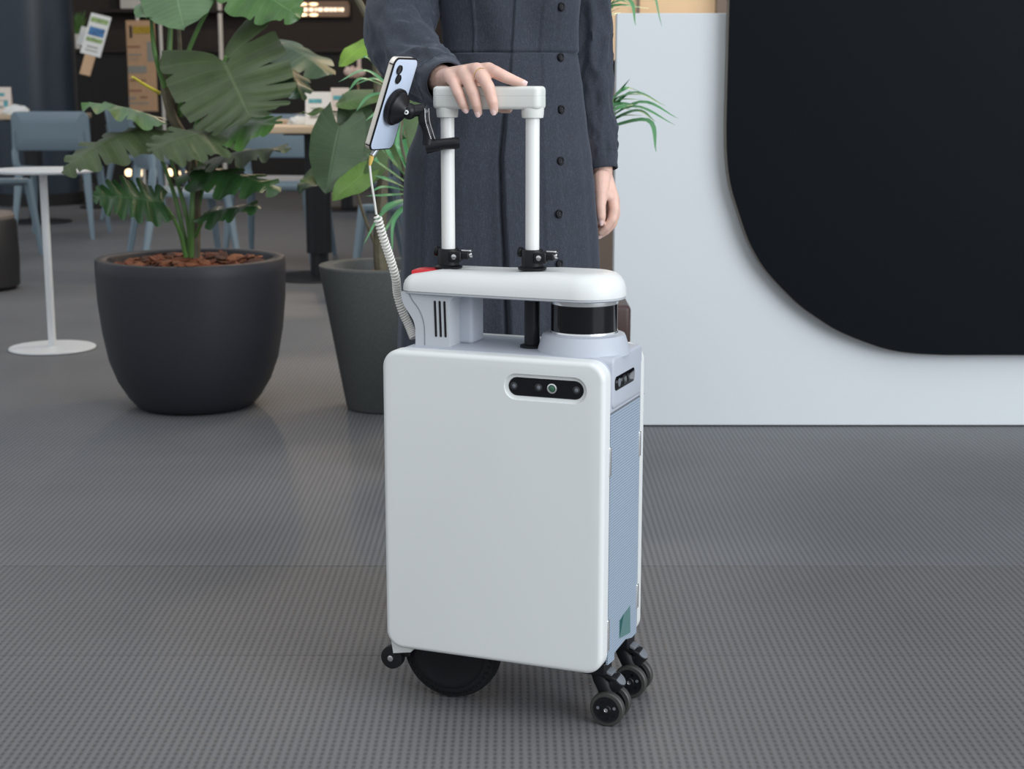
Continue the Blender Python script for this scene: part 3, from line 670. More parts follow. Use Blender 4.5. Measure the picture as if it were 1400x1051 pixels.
stem([(238, 165, 4.76), (244, 120, 4.78), (246, 70, 4.80), (243, 25, 4.82), (240, 0, 4.84)], .008, .005, 'stem_dark')
stem([(246, 160, 4.76), (251, 95, 4.76), (268, 45, 4.75), (296, -5, 4.73), (318, -25, 4.72)], .008, .005, 'stem_green')
stem([(262, 190, 4.72), (280, 140, 4.70), (300, 100, 4.68), (309, 77, 4.66)], .008, .005, 'stem_green')
stem([(268, 180, 4.80), (310, 110, 4.84), (350, 66, 4.87), (372, 58, 4.86)], .007, .004, 'stem_dark')
stem([(218, 127, 4.72), (200, 117, 4.66), (181, 105, 4.60)], .006, .0035, 'stem_yellow', 'yellow_stalk')
stem([(247, 190, 4.70), (240, 215, 4.66), (238, 240, 4.65), (252, 250, 4.66)], .002, .002, 'stem_dark', 'aerial_root', n=6)
stem([(262, 215, 4.68), (258, 238, 4.66), (247, 262, 4.68)], .002, .002, 'stem_dark', 'aerial_root', n=6)

# ---- grey tapered planter with the ficus
PF = Vector((at(527, 500, 4.74).x, 4.74, 0))
pot2 = thing('planter', PF, 'grey tapered cone planter with thick flat rim', 'planter')
MB().lathe([(.10, 0), (.118, .003), (.122, .010), (.197, .436), (.198, .440), (.196, .443), (.160, .443), (.157, .440), (.150, .36)], PF, 72, cap1=False).build('shell', 'pot_grey', pot2, angle=50)
MB().lathe([(.1525, .37), (.1535, .392), (.05, .40), (.01, .402)], PF, 40).build('soil', 'soil', pot2)
scatter_chips(pot2, PF, .14, .405, 70, .012, .022, 8)
FC = thing('ficus_plant', PF + Vector((0, 0, .40)), 'heart-leaved ficus with brown trunk growing in the tapered grey planter', 'plant')
stem([(522, 378, 4.74), (519, 340, 4.74), (521, 280, 4.74), (524, 220, 4.74), (519, 160, 4.74), (515, 100, 4.74), (508, 40, 4.74), (484, -10, 4.74)], .021, .010, 'trunk_brown', 'trunk', FC)
stem([(519, 350, 4.74), (496, 290, 4.72), (482, 240, 4.70), (470, 200, 4.68), (463, 170, 4.66)], .006, .003, 'trunk_brown', 'branch', FC, 6)
stem([(516, 110, 4.74), (508, 70, 4.73), (500, 63, 4.72)], .004, .002, 'stem_green', 'branch', FC, 6)
stem([(518, 200, 4.74), (490, 160, 4.72), (455, 152, 4.70), (440, 150, 4.70)], .003, .002, 'stem_green', 'branch', FC, 6)
hrt = dict(slits=0, prof=[(0, .55), (.1, .86), (.25, 1.0), (.45, .95), (.65, .74), (.82, .46), (.93, .2), (1, .01)], sweep=(-.6, .05))
def FL(m, b, t, Yb, Yt, W, nrm, **k):
    kw = dict(hrt); kw.update(k)
    return leaf_mesh('leaf', 0, W, m, base=at(b[0], b[1], Yb), tip=at(t[0], t[1], Yt), normal=nrm, parent=FC, **kw)
FL('leaf_ficus', (464, 172), (446, 266), 4.62, 4.54, .165, N_((-.1, -.95, .3)), droop=.12, fold=.25, wave=.006, seed=21)
FL('leaf_ficus', (486, 152), (494, 226), 4.70, 4.64, .12, N_((.35, -.9, .3)), droop=.1, fold=.2, seed=22)
FL('leaf_ficus_mid', (498, 200), (494, 262), 4.72, 4.66, .15, N_((.05, -.9, .3)), droop=.1, fold=.1, seed=23)
FL('leaf_ficus_light', (497, 238), (454, 274), 4.56, 4.50, .085, N_((-.05, -.8, .5)), droop=.1, fold=.1, wave=.01, seed=24)
FL('leaf_lime', (499, 62), (463, 91), 4.72, 4.66, .075, N_((-.1, -.8, .6)), droop=.1, fold=.1, seed=25)
FL('leaf_ficus_mid', (519, 128), (460, 146), 4.74, 4.64, .15, N_((0, -.25, 1)), droop=.2, fold=.1, seed=26)
FL('leaf_ficus_mid', (448, 152), (413, 156), 4.70, 4.66, .05, N_((0, -.3, 1)), droop=.1, fold=.1, seed=27)
FL('leaf_ficus_mid', (440, 232), (411, 250), 4.70, 4.62, .07, N_((-.1, -.6, .7)), droop=.1, fold=.2, seed=28)
FL('leaf_ficus_mid', (545, 150), (570, 250), 4.84, 4.8, .16, N_((.1, -.9, .3)), droop=.1, fold=.1, seed=29)
FL('leaf_ficus', (430, 240), (408, 262), 4.8, 4.72, .06, N_((-.2, -.6, .6)), droop=.1, fold=.2, seed=30)

# ---- dracaena behind the person
PD = Vector((-.16, 3.90, 0))
pot3 = thing('planter', PD, 'small dark planter standing behind the person', 'planter')
MB().lathe([(.09, 0), (.105, .005), (.125, .30), (.124, .305), (.108, .305), (.105, .26)], PD, 48, cap1=False).build('shell', 'pot_charcoal', pot3, angle=50)
MB().lathe([(.106, .25), (.106, .27), (.01, .275)], PD, 32).build('soil', 'soil', pot3)
DR = thing('dracaena_plant', PD + Vector((0, 0, .275)), 'spiky strap-leaved dracaena spreading out on both sides of the person', 'plant')
heads = [(at(572, 262, 3.95), 24, .26, 31, -1), (at(535, 120, 4.05), 16, .22, 32, -1), (at(800, 168, 3.9), 22, .27, 33, 1), (at(790, 12, 3.9), 26, .30, 34, 1)]
for hc, n, ln, sd, dirx in heads:
    P = spline([PD + Vector((dirx * .02, 0, .27)), PD.lerp(hc, .45) + Vector((0, 0, .12)), hc], 8)
    MB().tube(P, .013, 8).build('trunk', 'trunk_brown', DR)
def strap(b, path, wd, m='leaf_strap'):
    P = spline(path, 6); k = len(P); mb = MB(); rs = []
    for i, p in enumerate(P):
        t = i / (k - 1); tg = (P[min(i + 1, k - 1)] - P[max(i - 1, 0)]).normalized()
        sdv = tg.cross(Vector((0, -.6, .8))); sdv = sdv.normalized() if sdv.length > .05 else Vector((0, 1, 0))
        up = sdv.cross(tg); ww = wd * (0.45 + .55 * math.sin(min(1, t * 2.2) * PI / 2)) * (1 - max(0, (t - .45) / .55) ** 1.6) + .0004
        rs.append([p - sdv * ww + up * ww * .35, p, p + sdv * ww + up * ww * .35, p + up * .0006])
    mb.rings(rs).build('leaf', m, DR, angle=60)
rr = random.Random(41)
# leaves drawn from the photograph: (start, through, end) pixels, left group then right group
LS = [((572, 262), (530, 232), (501, 211)), ((572, 262), (520, 225), (514, 214)), ((570, 262), (540, 195), (536, 172)), ((570, 260), (552, 190), (560, 150)),
      ((572, 265), (530, 267), (501, 268)), ((572, 268), (525, 290), (497, 334)), ((574, 268), (540, 300), (536, 345)), ((572, 270), (530, 282), (510, 310)),
      ((570, 262), (535, 215), (525, 190)), ((570, 266), (530, 246), (512, 240)), ((574, 270), (545, 290), (520, 325)), ((572, 258), (545, 205), (548, 160)), ((574, 262), (540, 225), (518, 200)), ((574, 266), (528, 256), (507, 262)),
      ((535, 120), (500, 97), (463, 112)), ((535, 122), (495, 108), (476, 125)), ((535, 126), (505, 132), (487, 152)), ((535, 118), (505, 82), (495, 78)), ((538, 128), (520, 150), (500, 165)),
      ((536, 122), (512, 108), (485, 116))]
for a, b, c in LS:
    y0 = 3.95 if a[0] > 560 else 4.05
    strap(None, [at(a[0], a[1], y0), at(b[0], b[1], y0 - rr.uniform(.0, .12)), at(c[0], c[1], y0 - rr.uniform(.05, .16))], rr.uniform(.0042, .0068))
RS = [((812, 172), (838, 138), (861, 108)), ((812, 172), (850, 124), (878, 126)), ((812, 175), (862, 128), (910, 145)), ((812, 176), (875, 140), (927, 162)), ((812, 176), (866, 146), (923, 171)),
      ((812, 178), (868, 152), (896, 166)), ((812, 180), (885, 165), (897, 208)), ((812, 172), (845, 140), (862, 124)), ((812, 180), (848, 160), (878, 158)), ((812, 176), (842, 150), (872, 142)),
      ((802, 22), (858, 0), (869, 35)), ((802, 22), (880, -30), (905, 36)), ((802, 26), (840, 8), (890, 12)), ((800, 22), (835, -10), (850, -25)), ((800, 24), (825, 15), (845, -5)), ((800, 26), (822, 22), (840, 8)),
      ((800, 20), (815, -20), (830, -30)), ((800, 24), (830, 0), (862, 4)), ((798, 30), (815, 30), (829, 32)), ((798, 22), (812, 5), (822, -20)), ((800, 26), (818, 18), (834, 4))]
RS += [((804 + 3 * k, 30 - 3 * k), (816 + 5 * k, 12 - 6 * k), (824 + 7 * k, -14 - 2 * k)) for k in range(6)] + [((806, 34), (822, 14 + 3 * k), (838 + 3 * k, -4 + 5 * k)) for k in range(5)]
RS += [((812, 178), (838 + 2 * k, 150 - 5 * k), (866 + 5 * k, 150 - 7 * k)) for k in range(4)]
for i, (a, b, c) in enumerate(RS):
    strap(None, [at(a[0], a[1], 3.9), at(b[0], b[1], 3.9 - rr.uniform(.0, .1)), at(c[0], c[1], 3.9 - rr.uniform(.0, .16))], rr.uniform(.0045, .0072))
strap(None, [at(820, 168, 3.78), at(828, 132, 3.77), at(814, 92, 3.75)], .013, 'leaf_strap_light'); strap(None, [at(824, 165, 3.78), at(833, 140, 3.77), at(826, 110, 3.75)], .009, 'leaf_strap_light')

# ================================================================== ROBOT SUITCASE
SC = thing('robot_suitcase', sw(0, .105, 0), 'white robotic suitcase with cameras, lidar dome, telescopic handle and wheels', 'suitcase', rz=-SA)
W_, ZB, ZT, D_ = .3585, .10, .578, .21
zm = (ZB + ZT) / 2; hz = ZT - ZB
def fnv(a, b, h): return sw(a, h, zm + b)
q4 = [(.008 * (1 - math.sin(PI / 2 * i / 6)), .008 * (1 - math.cos(PI / 2 * i / 6))) for i in range(7)]
# front shell with the recessed camera slot
fs = MB().slab(W_, hz, .028, q4 + [(0, .028), (.003, .030), (.02, .030)], fnv, 10).build('front_shell', 'shell', SC, angle=40)
# hollow for the slot: a proud-rimmed recess modelled as a bezel ring set into the panel
su0, su1, sz0, sz1 = .028, .146, .5205, .5485
scx, scz = (su0 + su1) / 2, (sz0 + sz1) / 2
def slot_fn(a, b, h): return sw(scx + a, h, scz + b)
slw, slh = su1 - su0, sz1 - sz0
cut = MB().slab(slw + .012, slh + .012, (slh + .012) / 2, [(0, -.01), (0, .004), (.006, .0042), (.006, .012)], slot_fn, 10).build('cutter', 'shell', None)
md = fs.modifiers.new('slot', 'BOOLEAN'); md.object = cut; md.operation = 'DIFFERENCE'; md.solver = 'EXACT'
dg = bpy.context.evaluated_depsgraph_get(); me = bpy.data.meshes.new_from_object(fs.evaluated_get(dg)); fs.modifiers.clear(); fs.data = me
me.polygons.foreach_set('use_smooth', [True] * len(me.polygons)); me.set_sharp_from_angle(angle=math.radians(40))
bpy.data.objects.remove(cut)
cb = MB().slab(slw, slh, slh / 2, [(.001, .0035), (0, .0045), (0, .0118)], slot_fn, 10).build('front_camera_bar', 'black_gloss', SC)
for u, r, m in ((.037, .0058, 0), (.076, .0058, 0), (.097, .0075, 1), (.135, .0058, 0)):
    qn = Vector(-SV).to_track_quat('Z', 'Y')
    MB().lathe([(r, 0), (r, .0012), (r * .78, .0018), (r * .72, .0010)], sw(u, .0034, .535), 24, qn, cap1=False).build('lens_ring', 'silver' if m else 'lens_dark', cb)
    MB().lathe([(r * .7, 0), (r * .55, .001), (r * .2, .0016)], sw(u, .0033, .535), 20, qn).build('lens', 'lens_green' if m else 'swivel_grey', cb)
# middle body between the shells, front gasket, rear shell
def body_fn(a, b, h): return sw(a, h, zm + .001 + b)
MB().slab(W_ - .006, hz - .002, .029, [(.004, .0302), (0, .033), (0, D_ - .027), (.004, D_ - .0252)], body_fn, 10).build('body', 'body_grey', SC, angle=40)
MB().slab(W_, hz, .028, [(.02, D_ - .025), (.0, D_ - .025), (0, D_ - .007)] + [(a, D_ - b) for a, b in reversed(q4)], fnv, 10).build('rear_shell', 'shell', SC, angle=40)
# woven side panel with bottom cut-outs, seam and teal hole
zs = .496
U1 = W_ / 2 - .0028
side = [(.033, .107), (.066, .104), (.066, .115), (.125, .117), (.16, .108), (.184, .108), (.184, zs), (.033, zs)]
holes = [(.090, .130), (.090, .160), (.146, .166), (.149, .120)]
def outline(pts, u): return [sw(u, v, z) for v, z in pts]
MB().rings([outline(side, U1 - .001), outline(side, U1 + .0022)]).build('side_panel', 'side_weave', SC, angle=20)
MB().rings([outline(holes, U1 + .0012), outline(holes, U1 + .0026)]).build('side_opening', 'teal_hole', SC, angle=20)
MB().rings([outline([(.092, .132), (.092, .158), (.110, .1625)], U1 + .002), outline([(.092, .132), (.092, .158), (.110, .1625)], U1 + .0030)]).build('opening_shade', mat('teal_dark', (.01, .09, .085), .5), SC, angle=20)
# sensor housing at the top right corner
def hous(a, b, h): return sw(U1 - .0265 + h, .117 + a, (.5 + .5795) / 2 + b)
MB().slab(.150, .078, .010, [(.004, -.02), (0, -.016), (0, .0262), (.0012, .0282), (.004, .0292)], hous, 6).build('sensor_housing', 'body_grey', SC, angle=40)
def sc_fn(a, b, h):   # side camera window, on the right face
    return sw(U1 + .0027 + h, .099 + a, .5385 + b)
scm = MB().slab(.100, .021, .0075, [(0, -.001), (0, .0006), (.001, .001)], sc_fn, 6).build('side_camera_window', 'black_gloss', SC)
for v, r in ((.068, .0065), (.095, .0075), (.117, .006)):
    qn = SU.to_track_quat('Z', 'Y'); MB().lathe([(r, 0), (r, .001), (r * .6, .0016), (r * .1, .0014)], sw(U1 + .0035, v, .5385), 20, qn).build('lens', 'lens_dark' if v != .068 else 'swivel_grey', scm)
MB().rings([outline([(.034, zs - .0005), (.207, zs - .0005), (.207, zs + .0008), (.034, zs + .0008)], U1), outline([(.034, zs - .0005), (.207, zs - .0005), (.207, zs + .0008), (.034, zs + .0008)], U1 + .0024)]).build('side_seam', 'swivel_grey', SC)
# hinges and latches
for u, v, z, h in ((W_ / 2 - .001, .0305, .425, .045), (W_ / 2 - .001, .0305, .155, .05), (W_ / 2 - .001, D_ - .026, .42, .04), (W_ / 2 - .001, D_ - .026, .17, .04), (-W_ / 2 + .001, .0305, .50, .028), (-W_ / 2 + .001, .0305, .27, .028)):
    MB().rbox(sw(u, v, z), (.005, .010, h), .0015, Quaternion((0, 0, 1), -SA)).build('hinge_plate', 'silver', SC)
# lidar base, lidar drum with bright rims
LC = (.112, .104)
MB().lathe([(.071, .575), (.070, .580), (.064, .600), (.062, .604), (.056, .6055), (.03, .606)], sw(LC[0], LC[1], 0), 64).build('lidar_base', 'body_grey', SC)
lid = MB().lathe([(.0505, .6085), (.0505, .6505)], sw(LC[0], LC[1], 0), 64).build('lidar_sensor', 'black_gloss', SC)
MB().lathe([(.052, .6055), (.0525, .607), (.0515, .6095), (.049, .6095)], sw(LC[0], LC[1], 0), 64).build('lower_rim', 'silver', lid)
MB().lathe([(.049, .6495), (.0515, .6505), (.0525, .6545), (.0525, .6575), (.03, .6577)], sw(LC[0], LC[1], 0), 64).build('upper_rim', 'silver', lid)
# arm leg with louvres
legp = [(-.146, .578), (-.146, .604), (-.149, .616), (-.156, .627), (-.163, .637), (-.168, .648), (-.170, .6605), (-.078, .6605), (-.081, .657), (-.087, .650), (-.0895, .640), (-.0895, .578)]
lp = spline([Vector((a, b, 0)) for a, b in legp[1:7]], 4); lp = [(legp[0][0], legp[0][1])] + [(p.x, p.y) for p in lp] + legp[7:]
MB().rings([[sw(a * 1.0 + s * (1 if a > -.12 else -1) * 0, v, z) for a, z in lp] for v, s in ((.053, 0), (.0545, 0), (.150, 0))]).build('arm_leg', 'arm_grey', SC, angle=25)
MB().rbox(sw(-.083, .120, .618), (.030, .05, .082), .006, Quaternion((0, 0, 1), -SA)).build('arm_rib', 'body_grey', SC)
for u in (-.1115, -.1035, -.0955):
    def sl(a, b, h, u=u): return sw(u + a + (b * -.03), h, .621 + b)
    MB().slab(.0034, .056, .0016, [(0, .0523), (0, .0545)], sl, 4).build('louvre_slot', 'black_plastic', SC)
gp = spline([Vector(k) for k in ((-.157, .6605, 0), (-.150, .648, 0), (-.139, .634, 0), (-.132, .617, 0), (-.130, .60, 0), (-.130, .579, 0))], 5)
MB().tube([sw(p.x, .0528, p.y) for p in gp], .0006, 5).build('panel_seam', 'swivel_grey', SC)
# white arm cap: stadium outline, top height varies with u
def cap_outline(ins, n=28):
    R = .064 - ins; pts = []
    for k in range(n + 1):
        t = -PI / 2 + PI * k / n; pts.append((LC[0] + R * math.cos(t), LC[1] + R * math.sin(t)))
    r2 = max(.022 - ins, .001); u0 = -.1715 + ins; hw = .054 - ins
    pts += [(x, LC[1] + R + (LC[1] - .002 + hw - LC[1] - R) * ((LC[0] - x) / (LC[0] - u0)) ** 2) for x in (.06, .0, -.06, -.11)]
    for k in range(9):
        t = PI / 2 + PI / 2 * k / 8; pts.append((u0 + r2 + r2 * math.cos(t), LC[1] - .002 + hw - r2 + r2 * math.sin(t)))
    for k in range(9):
        t = PI + PI / 2 * k / 8; pts.append((u0 + r2 + r2 * math.cos(t), LC[1] - .002 - hw + r2 + r2 * math.sin(t)))
    pts += [(x, LC[1] - R - (-LC[1] + .002 + hw + LC[1] - R) * ((LC[0] - x) / (LC[0] - u0)) ** 2) for x in (-.11, -.06, .0, .06)]
    return pts
def captop(u):
    return lerp_tab([(-.18, -.0065), (-.14, -.0060), (-.118, .0), (-.075, .0005), (-.05, -.0005), (-.005, -.0005), (.022, .0035), (.2, .0035)], u)[0]
rs = []
for ins, z in ((.012, .6598), (.004, .6600), (.0025, .6606), (.0025, .6622), (.0, .6626), (0, .666), (.0006, .673), (.003, .681), (.008, .688), (.014, .6925), (.022, .6945), (.035, .695)):
    rs.append([sw(u, v, z + captop(u) * max(0, (z - .666) / .029)) for u, v in cap_outline(ins)])
MB().rings(rs).build('arm_cap', 'cap_white', SC, angle=35)
MB().rings([[sw(u, v, .6575) for u, v in cap_outline(.004)], [sw(u, v, .6590) for u, v in cap_outline(.0012)], [sw(u, v, .6612) for u, v in cap_outline(.0012)]]).build('cap_tray', 'arm_grey', SC, angle=35)
rp = [(-.158, .068), (-.118, .075), (-.117, .080), (-.122, .11), (-.155, .11), (-.160, .10)]
MB().rings([[sw(u, v, .680) for u, v in rp], [sw(u, v, .6915) for u, v in rp], [sw(-.14 + (u + .14) * .85, .09 + (v - .09) * .85, .6935) for u, v in rp]]).build('red_button', 'red_pad', SC, angle=40)
# telescopic tubes, collars, clamps, handle
TUB = (-.1095, .0295); TV = .10
MB().lathe([(.0185, .578), (.0185, .5815), (.013, .583), (.012, .583), (.012, .662)], sw(TUB[1], TV, 0), 32).build('lower_tube', 'tube_black', SC)
MB().lathe([(.0185, .578), (.0185, .5815), (.013, .583), (.012, .583), (.012, .662)], sw(TUB[0], TV, 0), 32).build('lower_tube', 'tube_black', SC)
qS = Quaternion((0, 0, 1), -SA)
for i, u in enumerate(TUB):
    zc_ = .6955 if i == 0 else .699
    MB().cyl(sw(u, TV, zc_ + .012), sw(u, TV, .934), .0106, n=32).build('tube', 'tube_white', SC)
    cl_ = MB().lathe([(.0215, zc_ - .001), (.022, zc_ + .002), (.0165, zc_ + .0045), (.0165, zc_ + .028), (.0155, zc_ + .0295), (.011, zc_ + .0295)], sw(u, TV, 0), 36).build('tube_collar', 'black_plastic', SC)
    zc_ += .019
    MB().rbox(sw(u + .019, TV - .014, zc_), (.020, .012, .017), .003, qS).build('clamp_ear', 'black_plastic', cl_)
    MB().cyl(sw(u + .018, TV - .0205, zc_), sw(u + .018, TV + .012, zc_), .0075, n=20, bev=.001).build('clamp_barrel', 'black_plastic', cl_)
    MB().cyl(sw(u + .018, TV - .0218, zc_), sw(u + .018, TV - .020, zc_), .0042, n=16, bev=.0006).build('clamp_screw', 'chrome', cl_)
    MB().rbox(sw(u + .034, TV - .010, zc_ + .002), (.014, .016, .012), .003, qS).build('clamp_lever', 'black_plastic', cl_)
    MB().rbox(sw(u + .036, TV - .010, zc_ + .0095), (.016, .012, .003), .001, qS).build('lever_plate', 'chrome', cl_)
    MB().cyl(sw(u + .040, TV - .012, zc_ + .003), sw(u + .045, TV - .012, zc_ + .003), .0038, n=14, bev=.0006).build('lever_nut', 'chrome', cl_)
    MB().cyl(sw(u - .024, TV + .004, zc_ + .005), sw(u - .017, TV + .004, zc_ + .005), .008, n=18, bev=.0015).build('rear_knob', 'black_plastic', cl_)
    MB().lathe([(.0125, .925), (.0160, .926), (.0168, .931), (.0172, .9395), (.015, .941)], sw(u, TV, 0), 32).build('handle_socket', 'handle_white', SC)
HU0, HU1, HZ0, HZ1 = -.1285, .0465, .938, .9725
def hfn(a, b, h): return sw((HU0 + HU1) / 2 + a, TV + b, h)
hb = [(.006 * (1 - math.sin(PI / 2 * i / 5)), .006 * (1 - math.cos(PI / 2 * i / 5))) for i in range(6)]
HD = .036
prof = [(a, HZ0 + b) for a, b in hb] + [(0, .9574), (.0006, .9577), (.0006, .9581), (0, .9584)] + [(a, HZ1 - b) for a, b in reversed(hb)]
MB().slab(HU1 - HU0, HD, .010, prof, hfn, 8).build('handle_grip', 'handle_white', SC, angle=40)
# drive wheel
wc = (-.10, .085)
qw = SV.to_track_quat('Z', 'Y')
wh = MB().lathe([(.050, -.023), (.066, -.022), (.0785, -.018), (.082, -.008), (.0825, 0), (.082, .008), (.0785, .018), (.066, .022), (.05, .023)], sw(wc[0], wc[1], .0825), 64, qw).build('drive_wheel', 'rubber', SC)
MB().lathe([(.063, -.0226), (.0635, -.0236), (.060, -.0245), (.056, -.0236), (.03, -.0246), (.01, -.025)], sw(wc[0], wc[1], .0825), 56, qw).build('hub_cover', 'black_plastic', wh)
for k in range(44):
    t = 2 * PI * k / 44; p = sw(wc[0] + .0725 * math.cos(t), wc[1] - .0206, .0825 + .0725 * math.sin(t))
    if k < 22: continue
    MB().cyl(p - SV * .0012, p + SV * .001, .0022, n=8).build('tread_hole', 'black_gloss', wh)
# small left roller with bracket
rl = MB().lathe([(.014, -.008), (.0185, -.0065), (.019, 0), (.0185, .0065), (.014, .008)], sw(-.190, .048, .0655), 36, qw).build('roller_wheel', 'rubber', SC)
MB().cyl(sw(-.190, .0365, .0655), sw(-.190, .041, .0655), .0052, n=12, bev=.001).build('roller_bolt', 'chrome', rl)
bp_ = [(-.186, .098), (-.183, .077), (-.152, .0825), (-.140, .098), (-.140, .104), (-.186, .104)]
MB().rings([[sw(u, .034, z) for u, z in bp_], [sw(u, .062, z) for u, z in bp_]]).build('roller_bracket', 'shell', SC, angle=20)
MB().rbox(sw(-.176, .052, .0745), (.034, .012, .014), .003, qS).build('roller_arm', 'black_plastic', SC)
MB().rbox(sw(-.09, .105, .1035), (.17, .12, .012), .003, qS).build('wheel_housing', 'black_plastic', SC)
# twin casters
for v0 in (.056, .178):
    uc = .172; R = .0275; cs_ = sw(uc, v0, 0)
    MB().rbox(sw(.152, v0 + .004, .094), (.040, .036, .022), .004, qS).build('caster_mount', 'black_plastic', SC)
    fk = MB().tube([sw(.150, v0 + .012, .090), sw(.158, v0 + .012, .070), sw(.168, v0 + .012, .048), sw(.172, v0 + .012, .0275)], [.013, .014, .013, .008], 14).build('caster_fork', 'black_plastic', SC)
    MB().rbox(sw(.166, v0 + .010, .0815), (.040, .028, .007), .002, qS @ Quaternion((0, 1, 0), .35)).build('clamp_plate', 'black_plastic', fk)
    MB().rbox(sw(.172, v0 + .004, .0875), (.018, .022, .005), .0015, qS @ Quaternion((0, 1, 0), .35)).build('clamp_tab', 'swivel_grey', fk)
    ax0 = sw(.164, v0 + .018, .050); ax1 = sw(.186, v0 + .016, .072)
    hs = MB().cyl(ax0, ax1, .0135, n=28, bev=.0015).build('caster_housing', 'black_plastic', SC)
    dn = (ax1 - ax0).normalized(); MB().cyl(ax1 - dn * .0005, ax1 + dn * .0012, .0118, n=28, bev=.0005).build('housing_cap', 'swivel_grey', hs)
    MB().cyl(sw(uc, v0 - .006, R), sw(uc, v0 + .040, R), .003, n=10).build('axle', 'chrome', SC)
    for dv, sgn in ((-.001, -1), (.033, 1)):
        c_ = sw(uc, v0 + dv, R)
        wl_ = MB().lathe([(.0205, -.0065), (.0255, -.006), (.0272, -.004), (.0275, 0), (.0272, .004), (.0255, .006), (.0205, .0065)], c_, 40, qw).build('caster_wheel', 'tyre_grey', SC)
        MB().lathe([(.0212, -.0070), (.0205, -.0075), (.0185, -.0066), (.008, -.0070), (.007, -.0085), (.002, -.0087)], c_, 36, qw).build('hub', 'black_plastic', wl_)
        for k in range(7):
            t = 2 * PI * k / 7 + .3; p = c_ + SU * (.0135 * math.cos(t)) + Vector((0, 0, .0135 * math.sin(t))) - SV * .0068
            MB().cyl(p - SV * .0008, p + SV * .0006, .0026, n=8).build('hub_hole', 'swivel_grey' if k in (0, 3) else 'black_gloss', wl_)
        MB().lathe([(.0034, -.0085), (.0034, -.0093), (.002, -.0095), (.0016, -.0089)], c_, 14, qw).build('hub_screw', 'chrome', wl_)

# ================================================================== PHONE, MOUNT, CABLE
PN = Vector((.90, -.43, 0)).normalized(); TH = math.radians(20)
Lg = Vector((0, 0, 1)) * math.cos(TH) + PN * math.sin(TH); Nb = PN * math.cos(TH) - Vector((0, 0, 1)) * math.sin(TH); Wd = Nb.cross(Lg) * -1
PCn = at(535.5, 141.5, 2.40)
PH = thing('smartphone', PCn - Lg * .07, 'pale blue smartphone with cream metal frame held by black mount', 'phone')
def pfn(a, b, h): return PCn + Wd * a + Lg * b + Nb * h
PHW, PHL = .0700, .1440
MB().slab(PHW, PHL, .011, [(.0012, -.0055), (.0003, -.0052), (0, -.0046), (0, .0024), (.0003, .0029)], pfn, 8).build('frame', 'phone_frame', PH, angle=40)
MB().slab(PHW + .0012, PHL + .0012, .0115, [(.0, .0026), (-.0004, .0032), (.0002, .0045), (.0020, .0047)], pfn, 8).build('bumper_edge', 'black_plastic', PH, angle=40)
MB().slab(PHW - .0030, PHL - .0030, .0100, [(0, .0046), (0, .0049), (.0006, .0051)], pfn, 8).build('back_glass', 'phone_back', PH)
MB().slab(PHW - .003, PHL - .003, .010, [(.0006, -.0059), (0, -.0057), (0, -.0054)], pfn, 8).build('screen', 'black_gloss', PH)
qn = Nb.to_track_quat('Z', 'Y')
for a, b in ((-.018, .055), (-.0135, .0405)):
    MB().lathe([(.0072, .0045), (.0072, .0072), (.0062, .0078), (.0055, .0066), (.001, .0064)], pfn(a, b, 0), 28, qn).build('camera_lens', 'black_gloss', PH)
for b in (-.0648, .062):
    MB().box(pfn(-PHW / 2, b, 0), (.0022, .0014, .0074), Matrix((Wd, Lg, Nb)).transposed().to_quaternion()).build('antenna_line', 'black_plastic', PH)
MT = thing('phone_mount', sw(TUB[0], TV, .86), 'black articulated phone mount clamped to the suitcase handle tube', 'phone mount')
dc = pfn(-.001, -.002, .0056)
MB().lathe([(.0275, .0), (.0285, .0015), (.0285, .006), (.026, .0075), (.0245, .0078), (.0245, .011), (.022, .0135), (.012, .020), (.008, .024)], dc, 48, qn).build('magnet_disc', 'black_plastic', MT, angle=30)
ball = at(559, 152, 2.395)
MB().sphere(ball, .0125, 20).build('ball_joint', 'black_plastic', MT)
MB().tube([dc + Nb * .018, ball], .010, 16).build('joint_neck', 'black_plastic', MT)
sd_ = Vector((-.35, -.93, 0)).normalized()
jb = MB().cyl(at(555.5, 153.5, 2.384), at(555.5, 153.5, 2.381), .0036, n=16, bev=.0005); jo = jb.build('joint_bolt', 'steel_white', MT)
MB().cyl(at(555.5, 153.5, 2.3815), at(555.5, 153.5, 2.380), .0014, n=10).build('bolt_socket', 'black_plastic', jo)
e1 = at(580, 150, 2.40)
MB().tube([ball, ball.lerp(e1, .5), e1], [.0100, .0090, .0100], 14).build('upper_arm', 'black_plastic', MT)
e2 = at(586, 198, 2.40)
ap = spline([at(580, 148, 2.40), at(581.5, 168, 2.40), at(586, 182, 2.40), e2], 6)
MB().tube(ap, [.0110] * 7 + [.0098] * 12, 12, .8).build('swing_arm', 'black_plastic', MT)
gpth = spline([at(583.5, 148, 2.3885), at(584.5, 165, 2.3885), at(589, 181, 2.3885), at(592, 190, 2.3885)], 5)
for dx in (-.003, .003): MB().tube([p + Vector((dx, 0, 0)) for p in gpth], .0007, 6).build('arm_rib_line', 'silver', MT)
MB().cyl(at(583, 152, 2.392), at(583, 152, 2.3885), .0026, n=12).build('arm_pin', 'swivel_grey', MT)
c0 = sw(TUB[0], TV, 0); zc_ = hp(613, 197, TV - .012).z
MB().tube([at(582, 201, 2.402), at(590, 199.5, 2.402), at(606, 197, 2.402), at(622, 195.5, 2.402), at(628, 195, 2.402)], [.0105, .0100, .0085, .0090, .0078], 16).build('clamp_bar', 'black_plastic', MT)
MB().lathe([(.0108, zc_ - .007), (.0138, zc_ - .0065), (.0138, zc_ + .0065), (.0108, zc_ + .007)], c0, 28, cap0=False, cap1=False).build('tube_clamp', 'black_plastic', MT)
